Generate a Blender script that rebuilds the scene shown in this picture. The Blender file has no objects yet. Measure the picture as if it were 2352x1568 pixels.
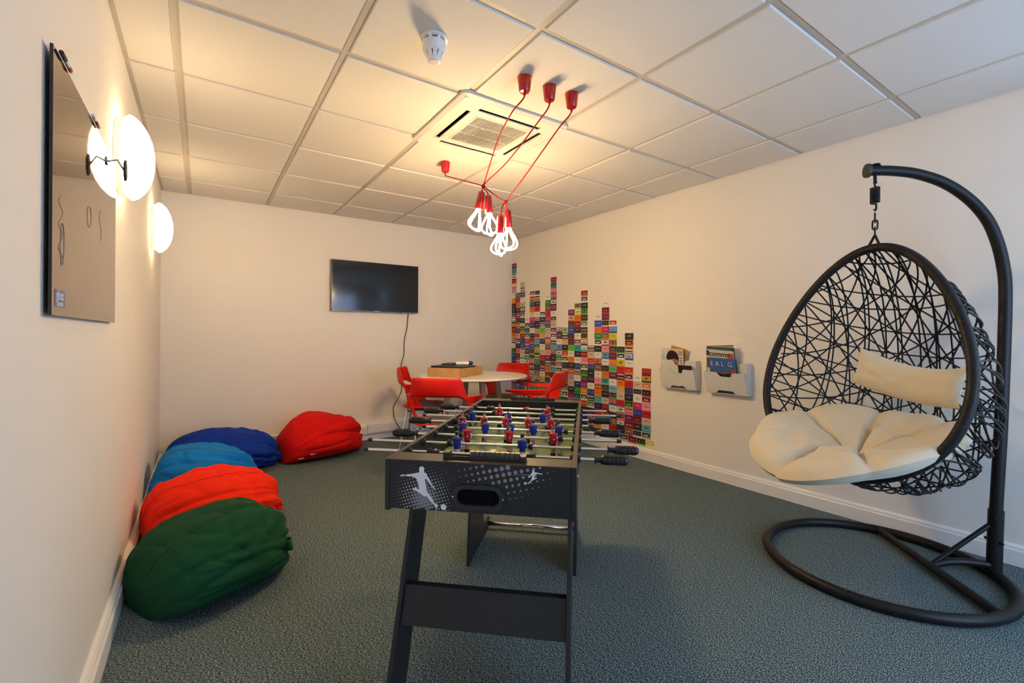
import bpy, math, random
from mathutils import Vector, Matrix, noise
random.seed(7)
S = bpy.context.scene
COL = S.collection
PI = math.pi

# ---------------------------------------------------------------- camera
cam = bpy.data.cameras.new('camera')
camo = bpy.data.objects.new('camera', cam)
COL.objects.link(camo)
F, YAW, PITCH, ROLL = 1053.5, .596833, .0029636, .0039829
cam.sensor_width = 36
cam.lens = F * 36 / 2352
cam.shift_x = -2.75 / 2352
cam.shift_y = -18.48 / 2352
cam.clip_start = .02
_r = Vector((math.cos(YAW), -math.sin(YAW), 0)); _f = Vector((math.sin(YAW), math.cos(YAW), 0)); _u = Vector((0, 0, 1))
_w = _f * math.cos(PITCH) + _u * math.sin(PITCH); _u2 = _u * math.cos(PITCH) - _f * math.sin(PITCH)
_r2 = _r * math.cos(ROLL) + _u2 * math.sin(ROLL); _u3 = _u2 * math.cos(ROLL) - _r * math.sin(ROLL)
camo.matrix_world = Matrix(((_r2.x, _u3.x, -_w.x, 0), (_r2.y, _u3.y, -_w.y, 0), (_r2.z, _u3.z, -_w.z, 1.12), (0, 0, 0, 1)))
S.camera = camo

# ---------------------------------------------------------------- world, daylight, exposure
SKY_STRENGTH = 6.8
wd = bpy.data.worlds.new('sky'); S.world = wd; wd.use_nodes = True
bg = wd.node_tree.nodes['Background']
bg.inputs[0].default_value = (.46, .66, 1.0, 1); bg.inputs[1].default_value = SKY_STRENGTH
# room extents
XL, XR, YB, YF, ZC = -.29, 3.315, 4.91, -1.55, 2.333
# window openings: one in the right wall beside the camera, a tall one in the front wall behind it
WINS = [('right', -.62, -.06, .95, 2.10), ('front', 1.25, 3.10, .25, 2.12)]
for wk, w0, w1, wz0, wz1 in WINS:
    pl = bpy.data.lights.new('window_daylight', 'AREA'); pl.shape = 'RECTANGLE'; pl.size = w1 - w0; pl.size_y = wz1 - wz0
    pl.cycles.is_portal = True
    plo = bpy.data.objects.new('window_daylight', pl); COL.objects.link(plo)
    plo.location = (XR + .11, (w0 + w1) / 2, (wz0 + wz1) / 2) if wk == 'right' else ((w0 + w1) / 2, YF - .11, (wz0 + wz1) / 2)
    plo.rotation_euler = (PI / 2, 0, PI / 2) if wk == 'right' else (PI / 2, 0, 0)
BULB_STRENGTH, LAMP_STRENGTH = 250.0, 11.5
WARM = (1.0, .68, .33); LAMPCOL = (1.0, .72, .39)
S.cycles.max_bounces = 7; S.cycles.diffuse_bounces = 5; S.cycles.glossy_bounces = 3; S.cycles.transmission_bounces = 2
S.cycles.caustics_reflective = False; S.cycles.caustics_refractive = False
S.cycles.adaptive_threshold = .12; S.cycles.adaptive_min_samples = 20; S.cycles.use_light_tree = False
S.view_settings.view_transform = 'Standard'; S.view_settings.look = 'None'
S.view_settings.exposure = 0.13; S.view_settings.gamma = 1.0; S.view_settings.use_curve_mapping = False

# ---------------------------------------------------------------- materials
def lin(c):
    return tuple((x / 12.92 if x <= .04045 else ((x + .055) / 1.055) ** 2.4) for x in c)
def hexc(h):
    return lin(tuple(int(h[i:i + 2], 16) / 255 for i in (0, 2, 4)))
MATS = {}
def mat(name, col, rough=.6, metal=0., bump=None, var=None, coat=0., emit=None, spec=.5, sheen=0., trans=0.):
    if name in MATS: return MATS[name]
    m = bpy.data.materials.new(name); m.use_nodes = True
    nt = m.node_tree; b = nt.nodes['Principled BSDF']
    if isinstance(col, str): col = hexc(col)
    b.inputs['Base Color'].default_value = (*col, 1)
    b.inputs['Roughness'].default_value = rough; b.inputs['Metallic'].default_value = metal
    b.inputs['Specular IOR Level'].default_value = spec
    b.inputs['Coat Weight'].default_value = coat
    b.inputs['Sheen Weight'].default_value = sheen
    b.inputs['Transmission Weight'].default_value = trans
    if emit:
        b.inputs['Emission Color'].default_value = (*emit[0], 1); b.inputs['Emission Strength'].default_value = emit[1]
    tc = nt.nodes.new('ShaderNodeTexCoord')
    if var:
        n = nt.nodes.new('ShaderNodeTexNoise'); n.inputs['Scale'].default_value = var[0]; n.inputs['Detail'].default_value = 4
        nt.links.new(tc.outputs['Object'], n.inputs['Vector'])
        mx = nt.nodes.new('ShaderNodeMix'); mx.data_type = 'RGBA'
        d = tuple(max(0, c * (1 - var[1])) for c in col); u = tuple(min(1, c * (1 + var[1])) for c in col)
        mx.inputs['A'].default_value = (*d, 1); mx.inputs['B'].default_value = (*u, 1)
        nt.links.new(n.outputs['Fac'], mx.inputs['Factor']); nt.links.new(mx.outputs['Result'], b.inputs['Base Color'])
    if bump:
        n2 = nt.nodes.new('ShaderNodeTexNoise'); n2.inputs['Scale'].default_value = bump[0]; n2.inputs['Detail'].default_value = 3
        nt.links.new(tc.outputs['Object'], n2.inputs['Vector'])
        bp = nt.nodes.new('ShaderNodeBump'); bp.inputs['Strength'].default_value = bump[1]; bp.inputs['Distance'].default_value = bump[2] if len(bump) > 2 else .002
        nt.links.new(n2.outputs['Fac'], bp.inputs['Height']); nt.links.new(bp.outputs['Normal'], b.inputs['Normal'])
    MATS[name] = m
    return m

def carpet_material():
    m = bpy.data.materials.new('carpet'); m.use_nodes = True; nt = m.node_tree; b = nt.nodes['Principled BSDF']
    tc = nt.nodes.new('ShaderNodeTexCoord')
    n = nt.nodes.new('ShaderNodeTexNoise'); n.inputs['Scale'].default_value = 330; n.inputs['Detail'].default_value = 2.5; n.inputs['Roughness'].default_value = .72
    mp = nt.nodes.new('ShaderNodeMapping'); mp.inputs['Scale'].default_value = (.42, 1, 1)
    nt.links.new(tc.outputs['Object'], mp.inputs['Vector']); nt.links.new(mp.outputs['Vector'], n.inputs['Vector'])
    r = nt.nodes.new('ShaderNodeValToRGB')
    e = r.color_ramp.elements
    e[0].position = .40; e[0].color = (.008, .014, .015, 1)
    e[1].position = .64; e[1].color = (.40, .50, .51, 1)
    k = r.color_ramp.elements.new(.50); k.color = (.060, .096, .098, 1)
    nt.links.new(n.outputs['Fac'], r.inputs['Fac'])
    nt.links.new(r.outputs['Color'], b.inputs['Base Color'])
    bp = nt.nodes.new('ShaderNodeBump'); bp.inputs['Strength'].default_value = .5; bp.inputs['Distance'].default_value = .003
    nt.links.new(n.outputs['Fac'], bp.inputs['Height']); nt.links.new(bp.outputs['Normal'], b.inputs['Normal'])
    b.inputs['Roughness'].default_value = .95; b.inputs['Specular IOR Level'].default_value = .15
    return m

M_WALL = mat('wall_paint', (.80, .757, .685), .75, bump=(260, .06, .001), var=(1.3, .015))
M_CEIL = mat('ceiling_tile_board', (.70, .675, .63), .85, bump=(420, .12, .001))
M_TEE = mat('ceiling_grid_metal', (.52, .48, .41), .5)
M_SKIRT = mat('skirting_gloss', (.82, .79, .74), .35)
M_WHITE = mat('white_plastic', (.80, .79, .77), .35)
M_BLACK = mat('black_plastic', (.014, .014, .015), .42)
M_LAM = mat('black_laminate', (.013, .013, .0145), .42, bump=(500, .05, .0005), spec=.4)
M_LAMTOP = mat('warm_lit_laminate', (.060, .044, .030), .32)  # black laminate; the warm lamp light on its top faces is painted in as brown
M_CHROME = mat('chrome', (.80, .80, .80), .16, 1.)
M_REDGLOSS = mat('red_gloss', (.42, .002, .003), .25, coat=.3)
M_REDCORD = mat('red_cord', (.34, .005, .003), .65, spec=.2)
M_CHAIRRED = mat('red_chair_plastic', (.66, .007, .002), .42, spec=.3)
M_GREY = mat('grey_fabric', (.085, .075, .07), .9, bump=(700, .3, .001))
M_WOOD = mat('light_wood', (.45, .24, .085), .5, var=(26, .3))
M_OAK = mat('oak_leg', (.36, .20, .09), .5, var=(30, .25))
M_TABLETOP = mat('table_white', (.78, .74, .68), .3)
M_TVBLACK = mat('tv_screen', (.006, .007, .009), .10)
M_BEZEL = mat('tv_bezel', (.01, .01, .011), .25)
M_METAL = mat('powder_black_metal', (.009, .0085, .0085), .45, bump=(300, .05, .0004), spec=.28)
M_RATTAN = mat('black_rattan', (.011, .010, .0095), .5, spec=.3)
M_CREAM = mat('cream_canvas', (.66, .58, .42), .9, bump=(900, .25, .0006), sheen=.2)
M_RACK = mat('rack_white_metal', (.66, .66, .63), .35)
M_PRINTW = mat('print_white', (.72, .73, .78), .5)
M_PRINTG = mat('print_grey', (.22, .22, .245), .5)
M_GREEN = mat('playfield_green', (.085, .150, .040), .45, var=(9, .12))
M_GLASSB = mat('bronze_mirror_glass', (.235, .165, .11), .03, 1.)
M_DARK = mat('shade_black', (.006, .006, .006), .9, spec=0.)  # near-black colour standing in for the shade inside openings

# ---------------------------------------------------------------- mesh builder
class MB:
    def __init__(s): s.v = []; s.f = []; s.m = []
    def add(s, vs, fs, m=0):
        o = len(s.v); s.v += [tuple(v) for v in vs]; s.f += [tuple(i + o for i in f) for f in fs]; s.m += [m] * len(fs); return s
    def box(s, x0, x1, y0, y1, z0, z1, m=0):
        return s.add([(x0, y0, z0), (x1, y0, z0), (x1, y1, z0), (x0, y1, z0), (x0, y0, z1), (x1, y0, z1), (x1, y1, z1), (x0, y1, z1)],
                     [(0, 3, 2, 1), (4, 5, 6, 7), (0, 1, 5, 4), (1, 2, 6, 5), (2, 3, 7, 6), (3, 0, 4, 7)], m)
    def hexa(s, p, m=0):   # 8 points, bottom loop then top loop
        return s.add(p, [(0, 3, 2, 1), (4, 5, 6, 7), (0, 1, 5, 4), (1, 2, 6, 5), (2, 3, 7, 6), (3, 0, 4, 7)], m)
    def prism(s, poly, a0, a1, axis='x', m=0, fn=None):   # polygon in the two other axes, extruded along axis
        n = len(poly)
        def P(p, a):
            if fn: return fn(p[0], p[1], a)
            return {'x': (a, p[0], p[1]), 'y': (p[0], a, p[1]), 'z': (p[0], p[1], a)}[axis]
        return s.add([P(p, a0) for p in poly] + [P(p, a1) for p in poly],
                     [tuple(range(n - 1, -1, -1)), tuple(range(n, 2 * n))] + [(i, (i + 1) % n, n + (i + 1) % n, n + i) for i in range(n)], m)
    def lathe(s, prof, seg=24, m=0, axis='z', c=(0, 0, 0), caps=True):   # prof = [(r, h)...]
        n = len(prof); vs = []
        for (r, h) in prof:
            for k in range(seg):
                a = 2 * PI * k / seg; p = (r * math.cos(a), r * math.sin(a), h)
                if axis == 'x': p = (p[2], p[0], p[1])
                elif axis == 'y': p = (p[0], p[2], p[1])
                vs.append((p[0] + c[0], p[1] + c[1], p[2] + c[2]))
        fs = []
        for i in range(n - 1):
            for k in range(seg):
                a, b = i * seg + k, i * seg + (k + 1) % seg
                fs.append((a, b, b + seg, a + seg) if axis != 'y' else (a, a + seg, b + seg, b))
        if caps:
            fs.append(tuple(range(seg - 1, -1, -1))); fs.append(tuple(range((n - 1) * seg, n * seg)))
        return s.add(vs, fs, m)
    def tube(s, pts, r, seg=8, m=0, closed=False, caps=True, flat=1.0):
        pts = [Vector(p) for p in pts]; n = len(pts); rs = r if isinstance(r, (list, tuple)) else [r] * n
        vs = []; up = None
        for i in range(n):
            a = pts[i - 1] if (i > 0 or closed) else pts[i]; b = pts[(i + 1) % n] if (i < n - 1 or closed) else pts[i]
            t = (b - a)
            if t.length < 1e-9: t = Vector((0, 0, 1))
            t.normalize()
            if up is None:
                up = Vector((0, 0, 1)) if abs(t.z) < .9 else Vector((1, 0, 0))
            up = up - t * up.dot(t)
            if up.length < 1e-6: up = t.orthogonal()
            up.normalize(); sd = t.cross(up)
            for k in range(seg):
                an = 2 * PI * k / seg
                vs.append(pts[i] + up * (math.cos(an) * rs[i] * flat) + sd * (math.sin(an) * rs[i]))
        fs = []
        for i in range(n if closed else n - 1):
            j = (i + 1) % n
            for k in range(seg):
                k2 = (k + 1) % seg; fs.append((i * seg + k, i * seg + k2, j * seg + k2, j * seg + k))
        if caps and not closed:
            fs.append(tuple(range(seg - 1, -1, -1))); fs.append(tuple(range((n - 1) * seg, n * seg)))
        return s.add(vs, fs, m)
    def ball(s, c, rx, ry=None, rz=None, m=0, seg=14, ring=9):
        ry = rx if ry is None else ry; rz = rx if rz is None else rz
        vs = [(c[0], c[1], c[2] - rz)]
        for i in range(1, ring):
            a = -PI / 2 + PI * i / ring
            for k in range(seg):
                b = 2 * PI * k / seg; vs.append((c[0] + rx * math.cos(a) * math.cos(b), c[1] + ry * math.cos(a) * math.sin(b), c[2] + rz * math.sin(a)))
        vs.append((c[0], c[1], c[2] + rz)); fs = []
        for k in range(seg):
            fs.append((0, 1 + (k + 1) % seg, 1 + k)); fs.append((len(vs) - 1, 1 + (ring - 2) * seg + k, 1 + (ring - 2) * seg + (k + 1) % seg))
        for i in range(ring - 2):
            for k in range(seg):
                a, b = 1 + i * seg + k, 1 + i * seg + (k + 1) % seg; fs.append((a, b, b + seg, a + seg))
        return s.add(vs, fs, m)
    def grid(s, fn, nu, nv, m=0, wrapu=False):
        vs = [fn(i / (nu if wrapu else nu - 1), j / (nv - 1)) for j in range(nv) for i in range(nu)]
        fs = []
        for j in range(nv - 1):
            for i in range(nu if wrapu else nu - 1):
                i2 = (i + 1) % nu; fs.append((j * nu + i, j * nu + i2, (j + 1) * nu + i2, (j + 1) * nu + i))
        return s.add(vs, fs, m)
    def mesh(s, name, mats, smooth=None):
        me = bpy.data.meshes.new(name); me.from_pydata(s.v, [], s.f)
        for x in (mats if isinstance(mats, (list, tuple)) else [mats]): me.materials.append(x)
        me.polygons.foreach_set('material_index', s.m)
        me.update()
        if smooth:
            me.polygons.foreach_set('use_smooth', [True] * len(me.polygons))
            if smooth is not True: me.set_sharp_from_angle(angle=math.radians(smooth))
        return me
    def build(s, name, mats, parent=None, smooth=None, bevel=None, subs=0, solid=None):
        o = bpy.data.objects.new(name, s.mesh(name, mats, smooth)); COL.objects.link(o); o.parent = parent
        if solid: md = o.modifiers.new('solid', 'SOLIDIFY'); md.thickness = solid; md.offset = 0
        if subs: md = o.modifiers.new('sub', 'SUBSURF'); md.levels = subs; md.render_levels = subs
        if bevel: md = o.modifiers.new('bevel', 'BEVEL'); md.width = bevel; md.segments = 2; md.limit_method = 'ANGLE'; md.angle_limit = math.radians(40)
        return o
def inst(me, name, parent, loc=None, rot=None):
    o = bpy.data.objects.new(name, me); COL.objects.link(o); o.parent = parent
    if loc: o.location = loc
    if rot: o.rotation_euler = rot
    return o
def thing(name, label, cat, loc=(0, 0, 0), rz=0., group=None):
    o = bpy.data.objects.new(name, None); COL.objects.link(o); o.location = loc; o.rotation_euler = (0, 0, rz); o.empty_display_size = .05
    return tag(o, label, cat, group)
def tag(o, label, cat, group=None):
    o['label'] = label; o['category'] = cat
    if group: o['group'] = group
    return o
def struct(o, label=None):
    o['kind'] = 'structure'
    if label: o['label'] = label
    return o
def text(name, body, size, m, parent, mtx, ext=.0003, bold=0.):
    cu = bpy.data.curves.new(name, 'FONT'); cu.body = body; cu.size = size; cu.extrude = ext; cu.align_x = 'CENTER'; cu.align_y = 'CENTER'; cu.offset = bold; cu.resolution_u = 3
    t = bpy.data.objects.new(name + '_tmp', cu); COL.objects.link(t)
    dg = bpy.context.evaluated_depsgraph_get(); me = bpy.data.meshes.new_from_object(t.evaluated_get(dg))
    bpy.data.objects.remove(t); bpy.data.curves.remove(cu)
    me.materials.clear(); me.materials.append(m); me.transform(mtx)
    o = bpy.data.objects.new(name, me); COL.objects.link(o); o.parent = parent
    return o
def axes(origin, x, y):
    x = Vector(x).normalized(); y = Vector(y).normalized(); z = x.cross(y)
    return Matrix(((x.x, y.x, z.x, origin[0]), (x.y, y.y, z.y, origin[1]), (x.z, y.z, z.z, origin[2]), (0, 0, 0, 1)))
def spline(pts, n=10, closed=False):
    P = [Vector(p) for p in pts]; out = []; N = len(P)
    for i in range(N if closed else N - 1):
        if closed: a, b, c, d = P[i - 1], P[i], P[(i + 1) % N], P[(i + 2) % N]
        else: a, b, c, d = P[max(i - 1, 0)], P[i], P[i + 1], P[min(i + 2, N - 1)]
        for k in range(n):
            t = k / n
            out.append(.5 * ((2 * b) + (c - a) * t + (2 * a - 5 * b + 4 * c - d) * t * t + (3 * b - a - 3 * c + d) * t ** 3))
    if not closed: out.append(P[-1])
    return out

# ================================================================ the room
o = struct(MB().box(XL - .1, XR + .1, YF - .1, YB + .1, -.06, 0).build('floor', carpet_material()), 'dark green and grey flecked loop pile carpet')
struct(MB().box(XL - .1, XL, YF - .1, YB + .1, 0, ZC + .15).build('wall_left', M_WALL), 'cream painted wall with the round lamps and glass board')
def wall_with_holes(kind, c0, c1, holes):
    b = MB(); zt = ZC + .15
    def bx(a0, a1, z0, z1):
        if kind == 'right': b.box(XR, XR + .1, a0, a1, z0, z1)
        else: b.box(a0, a1, YF - .1, YF, z0, z1)
    cur = c0
    for (w0, w1, z0, z1) in sorted(holes):
        bx(cur, w0, 0, zt); bx(w0, w1, 0, z0); bx(w0, w1, z1, zt); cur = w1
    bx(cur, c1, 0, zt)
    return b
struct(wall_with_holes('right', YF - .1, YB + .1, [w[1:] for w in WINS if w[0] == 'right']).build('wall_right', M_WALL), 'cream painted wall with the cassette collage and magazine racks')
struct(MB().box(XL, XR, YB, YB + .1, 0, ZC + .15).build('wall_back', M_WALL), 'cream painted wall behind the television')
struct(wall_with_holes('front', XL, XR, [w[1:] for w in WINS if w[0] == 'front']).build('wall_front', M_WALL), 'cream painted wall with a window, behind the camera')
for wi, (wk, w0, w1, z0, z1) in enumerate(WINS):
    def bx(b, a0, a1, d0, d1, za, zb):
        if wk == 'right': b.box(XR + d0, XR + d1, a0, a1, za, zb)
        else: b.box(a0, a1, YF - d1, YF - d0, za, zb)
        return b
    b = MB(); mid = (w0 + w1) / 2
    for a0, a1, za, zb in ((w0, w0 + .05, z0, z1), (w1 - .05, w1, z0, z1), (w0 + .05, w1 - .05, z0, z0 + .05), (w0 + .05, w1 - .05, z1 - .05, z1), (mid - .02, mid + .02, z0 + .05, z1 - .05)): bx(b, a0, a1, .03, .09, za, zb)
    wo = struct(b.build('window_%d' % (wi + 1), M_WHITE, bevel=.004), 'white framed window')
    bx(MB(), w0 - .03, w1 + .03, -.06, .03, z0 - .03, z0).build('window_sill', M_WHITE, wo, bevel=.004)
# skirtings (stepped top, as in the photo)
SK = [(0, 0), (.018, 0), (.018, .074), (.013, .082), (.013, .09), (.007, .098), (0, .102)]
struct(MB().prism([(XL + a * 1.5, z) for a, z in SK], YF, YB, 'y').build('baseboard_left', M_SKIRT))
struct(MB().prism([(XR - a, z) for a, z in SK], YF, YB, 'y').build('baseboard_right', M_SKIRT))
struct(MB().prism([(YB - a, z) for a, z in SK], XL + .027, XR - .018, 'x').build('baseboard_back', M_SKIRT))

# ceiling: slab, metal tee grid, separate tiles hanging a little below the tees
ceil = struct(MB().box(XL, XR, YF, YB, ZC + .03, ZC + .15).build('ceiling', M_TEE), 'suspended ceiling of white tiles in a metal grid')
GX = [-.0923 + .6 * i for i in range(6)]; GY = [5.0478 - .6 * j for j in range(1, 11)]
T0, T1 = ZC + .007, ZC + .03
for x in GX: MB().box(x - .012, x + .012, YF, YB, T0, T1).build('grid_bar', M_TEE, ceil)
ex = [XL] + GX + [XR]; ey = [YB] + GY + [YF]
for y in GY:
    for i in range(len(ex) - 1):
        a = ex[i] + (.012 if i else 0); b = ex[i + 1] - (.012 if i < len(ex) - 2 else 0)
        MB().box(a, b, y - .012, y + .012, T0, T1).build('grid_bar', M_TEE, ceil)
MB().box(XL, XL + .018, YF, YB, T0 + .001, T1).box(XR - .018, XR, YF, YB, T0 + .001, T1).box(XL + .018, XR - .018, YB - .018, YB, T0 + .001, T1).build('edge_angle', M_TEE, ceil)
tile_cache = {}
for i in range(len(ex) - 1):
    for j in range(len(ey) - 1):
        x0, x1, y1, y0 = ex[i], ex[i + 1], ey[j], ey[j + 1]
        if abs((x0 + x1) / 2 - 1.408) < .1 and abs((y0 + y1) / 2 - 2.348) < .1: continue
        sx, sy = (x1 - x0) - .030, (y1 - y0) - .030
        k = (round(sx, 3), round(sy, 3))
        if k not in tile_cache:
            b = MB(); c = .004
            b.hexa([(-sx / 2 + c, -sy / 2 + c, 0), (sx / 2 - c, -sy / 2 + c, 0), (sx / 2 - c, sy / 2 - c, 0), (-sx / 2 + c, sy / 2 - c, 0),
                    (-sx / 2, -sy / 2, .009), (sx / 2, -sy / 2, .009), (sx / 2, sy / 2, .009), (-sx / 2, sy / 2, .009)])
            b.box(-sx / 2 - .006, sx / 2 + .006, -sy / 2 - .006, sy / 2 + .006, .0091, .024)
            tile_cache[k] = b.mesh('ceiling_tile', M_CEIL)
        inst(tile_cache[k], 'ceiling_tile', ceil, ((x0 + x1) / 2, (y0 + y1) / 2, ZC + random.uniform(-.0006, .0006)))

# ================================================================ air conditioning cassette
ac = thing('air_conditioner', 'white square ceiling air conditioner with slatted intake grille', 'air conditioner', (1.41, 2.352, ZC))
M_AC = mat('ac_white', (.72, .69, .62), .35)
h = .342
def rsq(h, r, n=5):
    return [(sx * (h - r) + r * math.cos(a), sy * (h - r) + r * math.sin(a)) for sx, sy, a0 in ((1, 1, 0), (-1, 1, PI / 2), (-1, -1, PI), (1, -1, 1.5 * PI)) for a in [a0 + PI / 2 * k / n for k in range(n + 1)]]
b = MB()
ro, ri = rsq(h, .03), rsq(.165, .004)
zz = [0.006, -.012, -.022]
hs = [h, h, h - .022]
n = len(ro)
vs = []
for zc_, hh in zip(zz, hs): vs += [(x, y, zc_) for x, y in rsq(hh, .03)]
b.add(vs, [(i, (i + 1) % n, n + (i + 1) % n, n + i) for i in range(n)] + [(n + i, n + (i + 1) % n, 2 * n + (i + 1) % n, 2 * n + i) for i in range(n)])
# underside made of bars that leave the grille and the four slots open
def flat(x0, x1, y0, y1): b.box(x0, x1, y0, y1, -.0222, -.016)
I, O2, SL = .178, .226, .262            # grille half, slot inner, slot outer
q = h - .022
flat(-q, q, SL, q); flat(-q, q, -q, -SL); flat(-q, -SL, -SL, SL); flat(SL, q, -SL, SL)
for sx in (-1, 1):
    for sy in (-1, 1):
        x0, x1 = sorted((sx * .2, sx * SL)); y0, y1 = sorted((sy * .2, sy * SL)); flat(x0, x1, y0, y1)
flat(-.2, .2, I, O2); flat(-.2, .2, -O2, -I); flat(I, .2, -I, I); flat(-.2, -I, -I, I); flat(.2, O2, -.2, .2); flat(-O2, -.2, -.2, .2)
b.build('fascia', M_AC, ac, smooth=40)
MB().box(-.3, .3, -.3, .3, .022, .028).build('recess_shade', M_DARK, ac)  # flat dark board; shade behind grille and slots put into its colour
for k, (x0, x1, y0, y1, t) in enumerate([(-.198, .198, O2 + .002, SL - .002, 'y'), (-.198, .198, -SL + .002, -O2 - .002, 'y'), (-SL + .002, -O2 - .002, -.198, .198, 'x'), (O2 + .002, SL - .002, -.198, .198, 'x')]):
    f = MB()
    if t == 'y':
        ya, yb = (y1, y0) if y0 > 0 else (y0, y1)
        f.hexa([(x0, min(ya, (ya * .7 + yb * .3)), -.021), (x1, min(ya, (ya * .7 + yb * .3)), -.021), (x1, max(ya, (ya * .7 + yb * .3)), -.021), (x0, max(ya, (ya * .7 + yb * .3)), -.021),
                (x0, min(ya, (ya * .7 + yb * .3)), -.018), (x1, min(ya, (ya * .7 + yb * .3)), -.018), (x1, max(ya, (ya * .7 + yb * .3)), -.018), (x0, max(ya, (ya * .7 + yb * .3)), -.018)])
    else:
        xa, xb = (x1, x0) if x0 > 0 else (x0, x1); mxx = xa * .7 + xb * .3
        f.box(min(xa, mxx), max(xa, mxx), y0, y1, -.021, -.018)
    f.build('louvre', M_AC, ac)
gr = MB().box(-I + .001, -.168, -I + .001, I - .001, -.024, -.014).box(.168, I - .001, -I + .001, I - .001, -.024, -.014).box(-.168, .168, .168, I - .001, -.024, -.014).box(-.168, .168, -I + .001, -.168, -.024, -.014).build('intake_grille', M_AC, ac)
slat = MB().box(-.0019, .0019, -.168, .168, -.0225, -.012).mesh('slat', M_AC)
for k in range(30): inst(slat, 'slat', gr, (-.163 + k * .01124, 0, 0))
for y in (-.057, .057): MB().box(-.168, .168, y - .003, y + .003, -.0225, -.012).build('cross_slat', M_AC, gr)

# ================================================================ smoke detector
sd = thing('smoke_detector', 'white round smoke detector with vents on the ceiling', 'smoke detector', (.782, 1.735, ZC))
b = MB().lathe([(.052, 0), (.055, -.004), (.055, -.010), (.050, -.013)], 32).build('base', M_WHITE, sd, smooth=35)
MB().lathe([(.040, -.013), (.040, -.022)], 24).build('gap_shade', M_DARK, sd, smooth=35)  # solid core coloured dark for the shade between base and body
for k in range(8):
    a = k * PI / 4; ca, sa = math.cos(a), math.sin(a)
    MB().hexa([((.036) * ca - w * sa, .036 * sa + w * ca, z) if r == 0 else (.048 * ca - w * sa, .048 * sa + w * ca, z) for z in (-.024, -.012) for r, w in ((0, -.005), (1, -.005), (1, .005), (0, .005))]).build('rib', M_WHITE, sd)
MB().lathe([(.047, -.021), (.048, -.024), (.047, -.052), (.044, -.060), (.039, -.064)], 32).build('body', M_WHITE, sd, smooth=35)
MB().lathe([(.030, -.062), (.024, -.088)], 20).build('dark_chamber', M_DARK, sd, smooth=35)
for k in range(10):
    a = k * PI / 5; ca, sa = math.cos(a), math.sin(a)
    MB().hexa([(r * ca - w * sa, r * sa + w * ca, z) for z, ri_, ro_ in ((-.090, .018, .0255), (-.062, .030, .041)) for r, w in ((ri_, -.0075), (ro_, -.0085), (ro_, .0085), (ri_, .0075))]).build('vent_fin', M_WHITE, sd)
MB().lathe([(.028, -.086), (.028, -.092), (.025, -.098), (.022, -.0995)], 28).build('cap', M_WHITE, sd, smooth=35)
MB().lathe([(.0185, -.0994), (.0185, -.1005)], 24).build('lens', mat('detector_lens', (.66, .63, .58), .5), sd)

# ================================================================ red pendant bulbs
M_BULB = mat('bulb_tube', (1, .9, .75), .4, emit=(WARM, BULB_STRENGTH))
KN1, KN2 = Vector((1.42, 2.417, 2.025)), Vector((1.535, 2.339, 1.924))
cups = [Vector((1.252, 1.756, ZC)), Vector((1.398, 1.751, ZC)), Vector((1.533, 1.742, ZC)), Vector((1.413, 2.937, ZC))]
def bulb_path(rot, ln=.135, R=.050):
    out = []
    for lo, (L, rr, az) in enumerate(((ln, R, 0), (ln * .92, R * .93, 1.35))):
        pts = []
        for k in range(29):
            t = k / 28
            z = -L * math.sin(PI * t) ** .75
            x = rr * math.sin(2 * PI * t) * (1.0 if z > -L * .5 else 1.0) + (.008 if t < .5 else -.008) * (1 - math.sin(PI * t))
            y = .016 * math.sin(3 * PI * t) * math.sin(PI * t)
            a = az + rot
            pts.append((x * math.cos(a) - y * math.sin(a), x * math.sin(a) + y * math.cos(a), z))
        out.append(pts)
    return out
def pendant(name, label, top, hang, cord, rot, tilt):
    t = thing(name, label, 'pendant lamp', tuple(cord[0]), group='red pendant lamps')
    base = cord[0]
    cp = MB().lathe([(.030, 0), (.0335, -.001), (.0335, -.006), (.026, -.066), (.023, -.071), (.006, -.073), (.0055, -.088), (.004, -.090)], 24).build('ceiling_cup', M_REDGLOSS, t, smooth=40)
    MB().tube([p - base for p in spline(cord, 8)], .0036, 8).build('cord', M_REDCORD, t, smooth=True)
    hd = MB().lathe([(.005, .012), (.006, 0), (.0175, -.001), (.020, -.006), (.0255, -.105), (.0245, -.108), (.018, -.108)], 24).build('lamp_holder', M_REDGLOSS, t, smooth=40)
    hd.location = hang - base; hd.rotation_euler = tilt
    bm = MB()
    for p in bulb_path(rot): bm.tube([(a, b_, c - .104) for a, b_, c in p], .0052, 6)
    bl = bm.build('glass_tube', M_BULB, hd, smooth=True)
    return t
zc = Vector((0, 0, -.09))
pendant('pendant_lamp', 'red pendant lamp with looped tube bulb, ceiling cup nearest the smoke detector', 0, KN1 + Vector((-.010, .004, -.035)),
        [cups[0], cups[0] + zc, cups[0] + Vector((-.005, .10, -.13)), cups[0] + Vector((.06, .33, -.17)), KN1 + Vector((0, 0, .01)), KN1 + Vector((-.010, .004, -.030))], .3, (.10, .16, 0))
pendant('pendant_lamp', 'red pendant lamp with looped tube bulb, hung from the middle cup of three', 0, KN1 + Vector((.018, -.024, -.060)),
        [cups[1], cups[1] + zc, cups[1] + Vector((.0, .09, -.14)), cups[1] + Vector((.02, .40, -.24)), KN1 + Vector((.004, 0, .012)), KN1 + Vector((.012, -.015, -.03)), KN1 + Vector((.018, -.024, -.055))], 1.2, (.0, -.06, 0))
pendant('pendant_lamp', 'red pendant lamp with looped tube bulb, ceiling cup farthest right of three', 0, KN2 + Vector((.016, .010, -.040)),
        [cups[2], cups[2] + zc, cups[2] + Vector((-.01, .10, -.15)), cups[2] + Vector((.0, .40, -.30)), KN2 + Vector((0, 0, .01)), KN2 + Vector((.016, .010, -.036))], 2.3, (.03, -.08, 0))
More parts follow.
